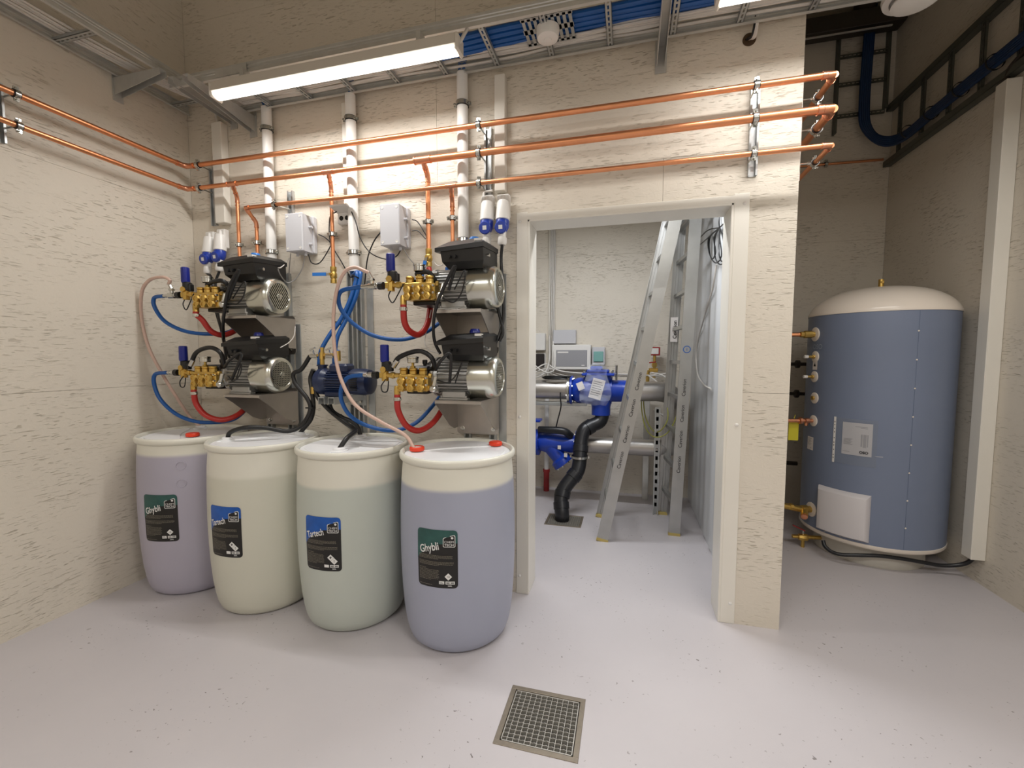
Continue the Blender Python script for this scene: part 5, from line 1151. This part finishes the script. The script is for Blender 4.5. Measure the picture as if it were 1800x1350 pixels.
# ================================================================== SIDE ROOM
SY = 4.10; ZP1, ZP2 = 1.091, .582; RP = .088; RP2 = .075
def flange(mb, x, y, z, r, n=8):
    mb.lathe([(r * .6, -.010), (r, -.010), (r, .010), (r * .6, .010)], (x, y, z), (1, 0, 0), 28)
def bolts(parent, x, y, z, r, m, n=8, L_=.06):
    for k in range(n):
        a = 2 * pi * (k + .5) / n; mb = MB(); mb.cyl((x - L_ / 2, y + r * math.cos(a), z + r * math.sin(a)), (x + L_ / 2, y + r * math.cos(a), z + r * math.sin(a)), .009, n=6); obj('flange_bolt', mb, m, parent)
t = thing('steel_pipe', 'upper thick stainless pipe entering the blue valve from the left', 'pipe', (-1.5, SY, ZP1 - RP)); obj('pipe', MB().cyl((LX + .2, SY, ZP1), (-.53, SY, ZP1), RP, n=32), STEELP, t)
mb = MB(); flange(mb, -.525, SY, ZP1, .135); obj('flange', mb, ZINC, t)
t = thing('steel_pipe', 'upper thick stainless pipe leaving the blue valve and bending behind the ladders', 'pipe', (.2, SY, ZP1 - RP))
obj('pipe', MB().tube([Vector((.01, SY, ZP1)), Vector((.15, SY, ZP1)), Vector((.27, SY + .02, ZP1)), Vector((.37, SY + .09, ZP1 - .03)), Vector((.42, SY + .2, ZP1 - .08)), Vector((.44, BY - .02, ZP1 - .12))], RP, 28), STEELP, t)
t = thing('steel_pipe', 'lower thick stainless pipe from the blue strainer to the right', 'pipe', (0, SY, ZP2 - RP2))
obj('pipe', MB().tube([Vector((-.42, SY, ZP2)), Vector((.2, SY, ZP2)), Vector((.33, SY + .02, ZP2)), Vector((.42, SY + .12, ZP2 + .01)), Vector((.46, BY - .02, ZP2 + .03))], RP2, 28), STEELP, t)
mb = MB(); flange(mb, -.425, SY, ZP2, .125); obj('flange', mb, ZINC, t)
# blue valve
t = thing('backflow_valve', 'large blue flanged valve in the upper steel pipe, hung with a plastic bag', 'valve', (-.25, SY, .93))
mb = MB(); flange(mb, -.500, SY, ZP1, .135); mb.lathe([(.09, 0), (.115, .04), (.125, .12), (.135, .24), (.125, .30), (.10, .36), (.098, .50)], (-.49, SY, ZP1), (1, 0, 0), 32); mb.lathe([(.10, -.005), (.12, -.005), (.12, .005)], (-.14, SY, ZP1), (1, 0, 0), 24)
vb = obj('valve_body', mb, BLUEV, t)
mb = MB(); mb.lathe([(.10, 0), (.125, .02), (.13, .06), (.13, .10)], (-.26, SY, ZP1 + .05), n=28); mb.box(-.40, -.11, SY - .13, SY + .13, ZP1 + .14, ZP1 + .165, .008); mb.box(-.36, -.16, SY - .10, SY + .10, ZP1 + .165, ZP1 + .195, .01); mb.box(-.33, -.22, SY - .05, SY + .05, ZP1 + .19, ZP1 + .225, .01); obj('bonnet', mb, BLUEV, t)
mb = MB(); mb.lathe([(.10, 0), (.095, -.05), (.085, -.10), (.085, -.17)], (-.23, SY - .02, ZP1 - .05), n=24); obj('outlet_neck', mb, BLUEV, t)
for (a, b) in ((-.38, -.11), (-.13, -.11), (-.38, .11), (-.13, .11)): obj('bonnet_bolt', MB().cyl((a, SY + b, ZP1 + .13), (a, SY + b, ZP1 + .185), .010, n=6), ZINC, t)
mb = MB(); mb.cyl((-.095, SY - .08, ZP1 + .10), (-.095, SY - .08, ZP1 + .235), .010, n=8); obj('test_cock', mb, ZINC, t)
bolts(vb, -.512, SY, ZP1, .112, ZINC)
# plastic bag with leaflet
t = thing('plastic_bag', 'clear plastic bag with printed leaflets draped over the blue valve', 'bag', (-.33, SY - .16, .95))
rnd = random.Random(5); mb = MB(); cols = 9; rws = 9; c0 = P(1050, 680, SY - .16); rs = []
for j in range(rws):
    z = c0.z + .20 - j * .046; wd = (.05, .09, .085, .10, .12, .135, .14, .13, .10)[j]
    rs.append([Vector((c0.x - .0 + (i / (cols - 1) - .5) * 2 * wd - .01 * j * .3, SY - .145 - rnd.uniform(0, .035) - .02 * (j % 2) + (.05 if j == 0 else 0), z + rnd.uniform(-.012, .012))) for i in range(cols)])
mb.rings(rs, close=False, caps=False); obj('film', mb, BAGM, t, 10)
M_ = Matrix.Translation((c0.x - .005, SY - .142, c0.z - .02)) @ Matrix.Rotation(.25, 4, 'Y'); lf = obj('leaflet', MB().box(-.055, .055, -.001, .001, -.09, .09, 0, M_), PAPER, t)
fn = planefn(M_ @ Vector((0, -.0018, 0)), M_.to_3x3() @ Vector((1, 0, 0)), M_.to_3x3() @ Vector((0, 0, 1))); mb = MB()
for k in range(7): rectf(mb, fn, -.045, .03 + (k % 2) * .012, .06 - k * .02, .066 - k * .02)
obj('leaflet_print', mb, GINK, lf)
M_ = Matrix.Translation((-.405, SY - .152, ZP1 + .05)) @ Matrix.Rotation(-.4, 4, 'Y'); obj('folded_note', MB().box(-.03, .03, -.001, .001, -.035, .035, 0, M_), PAPER, t)
# black drain pipe down to the floor grate
rr = .062; pts = [Vector((-.23, SY - .02, .95)), P(1059, 727, 4.07), P(1054, 741, 4.05), P(1040, 748, 4.02), P(1027, 756, 3.98), P(1021, 778, 3.94), P(1019, 810, 3.88), P(1014, 830, 3.84), P(1001, 846, 3.80), P(990, 862, 3.76), P(986, 880, 3.72), P(988, 905, 3.67), PF(988, 916, -.02)]
t = thing('drain_pipe', 'thick black drain pipe zigzagging from the blue valve to the floor drain', 'pipe', (-.4, 3.85, 0)); obj('pipe', MB().tube(pts, rr, 20, 5), SOFTBLK, t)
for (a, b) in ((pts[0], pts[1]), (pts[3], pts[4]), (pts[5], pts[6]), (pts[7], pts[8]), (pts[9], pts[10]), (pts[10], pts[11])):
    m0 = a.lerp(b, .35); d_ = (b - a).normalized(); obj('socket_collar', MB().lathe([(rr + .001, -.03), (rr + .007, -.028), (rr + .007, .028), (rr + .001, .03)], m0, d_, 20), SOFTBLK, t)
clamp(P(1019, 803, 3.88), 'z', rr + .004, (0, .2, 0), 'steel clamp round the black drain pipe below the lower steel pipe', n=24)
# blue Y strainer and valve on the lower pipe
t = thing('pipe_strainer', 'blue Y-shaped strainer in the lower steel pipe', 'valve', (-.63, SY, .35))
mb = MB(); flange(mb, -.448, SY, ZP2, .125); mb.lathe([(.075, 0), (.085, .04), (.075, .12), (.085, .20), (.095, .28), (.075, .36)], (-.455, SY, ZP2), (-1, 0, 0), 28); flange(mb, -.815, SY, ZP2, .125); obj('body', mb, BLUEV, t)
dd = Vector((.62, 0, -.78)).normalized(); o_ = Vector((-.72, SY - .01, ZP2)); mb = MB(); mb.lathe([(.075, .03), (.070, .17), (.098, .19), (.098, .215), (.10, .22), (.10, .245), (.05, .25)], o_, dd, 24); br = obj('strainer_leg', mb, BLUEV, t)
u_, v_ = frame(dd)
for k in range(8): a = 2 * pi * k / 8; q = o_ + dd * .2 + (u_ * math.cos(a) + v_ * math.sin(a)) * .085; obj('cap_bolt', MB().cyl(q, q + dd * .06, .008, n=6), ZINC, br)
for b in (0, 1): q = Vector((-.60 + b * .06, SY - .088, ZP2 - .02 - b * .07)); obj('sticker', MB().box(q.x - .015, q.x + .015, q.y - .012, q.y - .008, q.z - .018, q.z + .018), PAPER, t)
bolts(t, -.437, SY, ZP2, .103, ZINC)
t = thing('gate_valve', 'blue valve at the left edge of the doorway', 'valve', (-.93, SY, .45))
mb = MB(); flange(mb, -.842, SY, ZP2, .125); mb.lathe([(.09, 0), (.10, .05), (.09, .2)], (-.85, SY, ZP2), (-1, 0, 0), 24); mb.cyl((-.90, SY, ZP2), (-.90, SY, ZP2 + .20), .06, n=16); mb.box(-.96, -.79, SY - .06, SY + .06, ZP2 + .20, ZP2 + .225, .006); obj('body', mb, BLUEV, t)
bolts(t, -.83, SY, ZP2, .103, BLUEV)
hose('black_hose', [Vector((-.80, SY - .06, ZP2 + .13)), Vector((-.70, SY - .08, ZP2 + .135)), Vector((-.56, SY - .08, ZP2 + .13)), Vector((-.50, SY - .04, ZP2 + .08))], .035, SOFTBLK, 'short thick black pipe piece above the blue strainer', 'pipe')
# steel angle brackets, posts
T1('pipe_support', MB().box(-1.6, -.36, SY - .04, SY + .06, ZP1 - .145, ZP1 - .115, .003), GALV, 'flat steel support beam under the upper steel pipe', 'beam')
strut((.262, 4.03, 0), (.262, 4.03, .96), (0, -1, 0), 'slotted steel floor post in front of the steel pipes', wid=.045, dep=.028, name='strut_post', cat='post', m=GALV)
mb = MB()
for k in range(13): z = .07 + k * .07; mb.box(.252, .272, 4.0275, 4.0295, z, z + .035)
T1('post_slot', mb, BLACK, 'row of dark slots on the steel floor post', 'slots'); bpy.data.objects['post_slot'].parent = bpy.data.objects['strut_post']; o = bpy.data.objects['post_slot']; o.location = o.location - bpy.data.objects['strut_post'].location
del o['category']; del o['label']; o['kind'] = 'stuff'
T1('steel_post', MB().box(.16, .215, 4.40, 4.45, 0, 1.08, .003), GALVD, 'darker steel post standing behind the slotted post', 'post')
T1('red_pipe_foot', MB().cyl((-.80, 4.45, .0), (-.80, 4.45, .22), .030, n=16).cyl((-.80, 4.45, .20), (-.80, 4.45, .23), .036, n=16), REDM, 'red pipe foot against the back wall behind the strainer', 'pipe')
T1('white_pipe', MB().cyl((-.80, 4.45, .23), (-.80, 4.45, 1.0), .024, n=14), PVC, 'white pipe rising from the red foot', 'pipe')
# enclosures on the back wall
B = BY
def encl(name, pa, pb, dep, m, label, cat='enclosure'):
    a = P(pa[0], pa[1], B - dep); b = P(pb[0], pb[1], B - dep); t = thing(name, label, cat, ((a.x + b.x) / 2, B, b.z)); obj('housing', MB().box(a.x, b.x, B - dep, B - .001, b.z, a.z, .006), m, t); return t, a, b
encl('wall_box', (972, 580), (1012, 604), .08, GREYBOX, 'small plain grey box above the large panel beyond the doorway')
t, a, b = encl('control_panel', (970, 606), (1038, 650), .12, WHITEP, 'large white control panel with grey front beyond the doorway')
obj('front_panel', MB().box(a.x + .045, b.x - .035, B - .124, B - .12, b.z + .03, a.z - .055, .002), GREYMID, t); obj('name_strip', MB().box(a.x + .06, a.x + .17, B - .126, B - .1242, a.z - .085, a.z - .070), WHITEP, t); obj('name_strip', MB().box(b.x - .09, b.x - .06, B - .126, B - .1242, b.z + .04, b.z + .048), WHITEP, t)
t, a, b = encl('fuse_box', (1041, 610), (1063, 642), .10, GREYBOX, 'small enclosure with greenish window right of the control panel'); obj('window', MB().box(a.x + .015, b.x - .015, B - .115, B - .10, b.z + .035, a.z - .045, .004), TEALW, t)
encl('wall_box', (925, 586), (958, 616), .07, WHITEP, 'white box at the left edge of the doorway view')
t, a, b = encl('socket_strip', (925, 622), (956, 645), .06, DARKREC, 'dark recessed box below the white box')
obj('rim', MB().box(a.x - .01, b.x + .01, B - .02, B - .001, b.z - .01, a.z + .01, .002), WHITEP, t)
# vertical cables on back wall
T1('cable_strip', MB().box(P(965, 500, B).x, P(968, 500, B).x, B - .02, B - .001, 1.2, 3.2, .002), TRIM, 'narrow upright steel strip with cables on the back wall', 'strip')
rnd = random.Random(9)
for k in range(6):
    x = P(969 + k * 1.1, 500, B - .04).x; pts = [Vector((x + rnd.uniform(-.008, .008), B - .045 + (k % 2) * .008, z)) for z in (3.2, 2.8, 2.3, 1.9, 1.6, 1.35)] + [Vector((x + rnd.uniform(-.1, .05), B - .09, 1.25)), Vector((x + rnd.uniform(-.3, .3), SY + .14, 1.2))]
    hose('wall_cable', pts, .006, WCABLE, 'white cables falling down the back wall strip beyond the doorway', 'cable', 'cables on the back wall strip', 6)
for k, pts in enumerate(([P(940, 650, 4.35), P(960, 640, 4.4), P(985, 652, 4.4), P(1040, 657, 4.4), P(1100, 658, 4.4), P(1180, 662, 4.42)], [P(938, 655, 4.3), P(965, 648, 4.4), P(1010, 658, 4.42), P(1120, 661, 4.42), P(1185, 655, 4.4)], [P(938, 640, 4.3), P(950, 650, 4.3), P(965, 655, 4.3), P(975, 645, 4.4), P(972, 600, 4.5)], [P(940, 665, 4.3), P(958, 655, 4.3), P(966, 630, 4.4), P(966, 590, 4.52)])):
    cable('loose_cable', pts, .007, WCABLE, ('upper', 'lower')[k] + ' white cable sagging along the back wall behind the blue valve' if k < 2 else ('inner', 'outer')[k - 2] + ' white cable curling left of the control panel')
pts = []
for i in range(49):
    a = i * 2 * pi / 12; rr_ = .105 + .012 * math.sin(i * .7); pts.append(Vector((-.64 + rr_ * 1.25 * math.cos(a), SY + rr_ * .8 * math.sin(a), ZP1 + RP + .012 + i * .0006)))
hose('coiled_cable', pts, .006, RUBBER, 'black cable coil lying on the upper steel pipe', 'cable', None, 6)
cable('hanging_cable', [P(985, 690, 4.0), P(985, 700, 3.99), P(986, 715, 3.99), P(980, 740, 4.0), P(977, 752, 4.02)], .006, RUBBER, 'short black cable hanging under the upper steel pipe')
# pressure switch
t = thing('pressure_switch', 'red pressure switch on brass fittings at the back wall', 'switch', (.25, 4.45, 1.25))
a = P(1142, 610, 4.42); b = P(1160, 625, 4.42); obj('switch_housing', MB().box(a.x, b.x, 4.40, 4.47, b.z, a.z, .004), REDM, t); obj('switch_window', MB().box(a.x + .015, b.x - .015, 4.397, 4.40, b.z + .015, a.z - .012), WHITEP, t)
mb = MB(); cx_ = (a.x + b.x) / 2; mb.cyl((cx_, 4.43, b.z), (cx_, 4.43, 1.2), .014, n=10); mb.lathe([(.022, -.02), (.026, 0), (.022, .02)], (cx_, 4.43, b.z - .09), n=8); mb.box(cx_ - .05, cx_ + .035, 4.41, 4.45, b.z - .16, b.z - .12, .006); mb.cyl((cx_ - .06, 4.43, b.z - .14), (cx_ - .06, 4.43, 1.15), .018, n=10); obj('fittings', mb, BRASS, t)
mb = MB(); mb.beam((cx_ - .08, 4.39, b.z - .07), (cx_ + .01, 4.39, b.z - .06), .012, .012); obj('red_lever', mb, REDM, t)
for k, pts in enumerate(([P(1128, 690, 4.2), P(1128, 720, 4.15), P(1135, 752, 4.1), P(1150, 768, 4.0), P(1172, 762, 3.98), P(1188, 735, 3.98), P(1196, 700, 4.0)], [P(1130, 690, 4.2), P(1134, 730, 4.15), P(1146, 755, 4.1), P(1160, 758, 4.0), P(1174, 735, 4.0), P(1170, 700, 4.1)])):
    cable('earth_wire', pts, .005, GRNY, ('outer', 'inner')[k] + ' green-yellow wire looping behind the slotted post')
for k, pts in enumerate(([P(1140, 660, 4.3), P(1155, 672, 4.2), P(1170, 690, 4.1), P(1180, 694, 4.1)], [P(1145, 655, 4.3), P(1165, 660, 4.25), P(1182, 672, 4.2)], [P(1150, 720, 4.2), P(1162, 728, 4.1), P(1176, 738, 4.1)])):
    cable('loose_cable', pts, .008, WCABLE, ('thick white cable above', 'middle white cable above', 'short white cable beside')[k] + ' the slotted post')
# ladders leaning on the right
def ladder(fn_, ff, tn, tf, label, section, lo=0., zmax=None, sticker=False, ntext=4, tw0=.13, spacing=.115):
    fn_, ff, tn, tf = map(Vector, (fn_, ff, tn, tf)); t = thing('ladder', label, 'ladder', ((fn_ + ff) / 2), 'aluminium ladders beyond the doorway')
    d = (tn - fn_).normalized(); nrm = d.cross(Vector((0, 1, 0))).normalized()      # across the rail, in the x-z plane
    for (p, q, s_) in ((fn_, tn, 1), (ff, tf, -1)):
        mb = MB(); iw = Vector((0, s_, 0)); hw = section / 2
        pr = [(-hw, 0), (hw, 0), (hw, .024), (hw - .004, .024), (hw - .004, .004), (.012, .004), (.010, .007), (-.010, .007), (-.012, .004), (-hw + .004, .004), (-hw + .004, .024), (-hw, .024)]
        n = len(pr); base = p.copy(); mb.add([c + nrm * a + iw * b for c in (base, q) for a, b in pr], [(i, (i + 1) % n, (i + 1) % n + n, i + n) for i in range(n)] + [(0, 1, 4, 9), (n, n + 1, n + 4, n + 9)])
        rl = obj('rail', mb, ALU, t)
        obj('rail_foot', MB().beam(base - d * .0 + iw * .012, base + d * .022 + iw * .012, section + .004, .030, up=(0, 1, 0)), YELT, rl)
        if s_ == 1 and ntext:
            mb = MB()
            for k in range(ntext):
                o_ = base + d * (tw0 + k * .2 * spacing / .115 + .15) - Vector((0, .0012, 0)); letters(mb, 'Caverion', .036, planefn(o_, d, nrm * -1 if nrm.x > 0 else nrm), 0, 0, 0, .01)
            obj('lettering', mb, INK, rl)
    L_ = (tn - fn_).length; n = int(L_ / .28)
    for k in range(n):
        s_ = (.24 + k * .28) / L_; a = fn_.lerp(tn, s_) + Vector((0, .006, 0)); b = ff.lerp(tf, s_) - Vector((0, .006, 0))
        mb = MB(); mb.beam(a, b, .034, .028, up=tuple(d)); r_ = obj('rung', mb, ALU, t)
        if k < 7: obj('rung_end', MB().beam(a + Vector((0, .019, 0)), a + Vector((0, .035, 0)), .038, .034, up=tuple(d)), YELT, r_)
    return t, d, nrm
d1 = Vector((.199, 0, 1)); n1 = Vector((-.165, 3.315, 0)); f1 = Vector((-.205, 3.84, 0))
l1, _, _ = ladder(n1, f1, n1 + d1 * 3.55, f1 + d1 * 3.6, 'aluminium ladder leaning at a slant, foot nearest the floor drain', .085, ntext=4, tw0=.5)
d2 = Vector((.038, 0, 1)); n2 = Vector((.377, 3.568, 0)); f2 = Vector((.318, 4.05, 0))
l2, dd2, nr2 = ladder(n2, f2, n2 + d2 * 3.5, f2 + d2 * 3.5, 'aluminium ladder standing almost upright against the white sheeting', .085, ntext=4, tw0=.42)
q = f2 + d2 * 1.62; st_ = obj('name_sticker', MB().box(q.x - .03, q.x + .03, q.y - .030, q.y - .027, q.z - .09, q.z + .12), PAPER, l2); mb = MB(); letters(mb, 'Caverion', .042, planefn(q + Vector((.008, -.032, .015)), (0, 0, 1), (-1, 0, 0)), 0, 0, 0, .02); obj('lettering', mb, INK, st_)
q = n2 + d2 * 1.46; mb = MB(); mb.lathe([(.022, 0), (.028, 0), (.028, .001), (.022, .001), (.022, 0)], q + Vector((0, -.001, 0)), (0, -1, 0), 20, False); letters(mb, 'i', .03, planefn(q + Vector((0, -.003, 0)), (1, 0, 0), (0, 0, 1)), 0, 0, 0, .02); obj('round_badge', mb, BLUEINK, l2)
# cables on the white sheeting
t = thing('hanging_cable_coil', 'black cable coil hung high on the white sheeting by the doorway', 'cable', PX(1265, 400, .57))
rnd = random.Random(11)
for k, (px, w_, py1) in enumerate(((1252, 6, 455), (1258, 10, 462), (1266, 9, 465), (1269, 5, 460))):
    top = PX(1265, 400, .575); pts = [top, PX(px - w_, 418, .572), PX(px - w_, py1 - 14, .570), PX(px, py1, .565), PX(px + w_, py1 - 12, .570), PX(px + w_ - 3, 418, .574), top]
    obj('loop', MB().tube(pts, .0045, 6), RUBBER, t)
obj('loop', MB().tube([PX(1265, 400, .575), PX(1240, 408, .56), PX(1214, 441, .53), PX(1228, 432, .545), PX(1256, 408, .57), PX(1278, 388, .575)], .0045, 6), RUBBER, t)
obj('loop', MB().tube([PX(1265, 377, .585), PX(1264, 390, .58), PX(1265, 402, .575)], .0045, 6), RUBBER, t)
cable('white_cable', [PX(1260, 465, .580), PX(1252, 510, .582), PX(1240, 550, .582), PX(1229, 590, .582), PX(1224, 620, .582), PX(1226, 655, .582), PX(1236, 675, .582), PX(1250, 684, .575)], .007, WCABLE, 'white cable curving down the white sheeting below the black coil')
for o in bpy.data.objects:
    if o.get('kind') == '': del o['kind']
    if o.name.split('.')[0] in ('fine_print', 'white_print', 'barcode', 'punch_hole', 'lettering', 'emblem_lettering', 'leaflet_print', 'printed_picture'): o['kind'] = 'stuff'
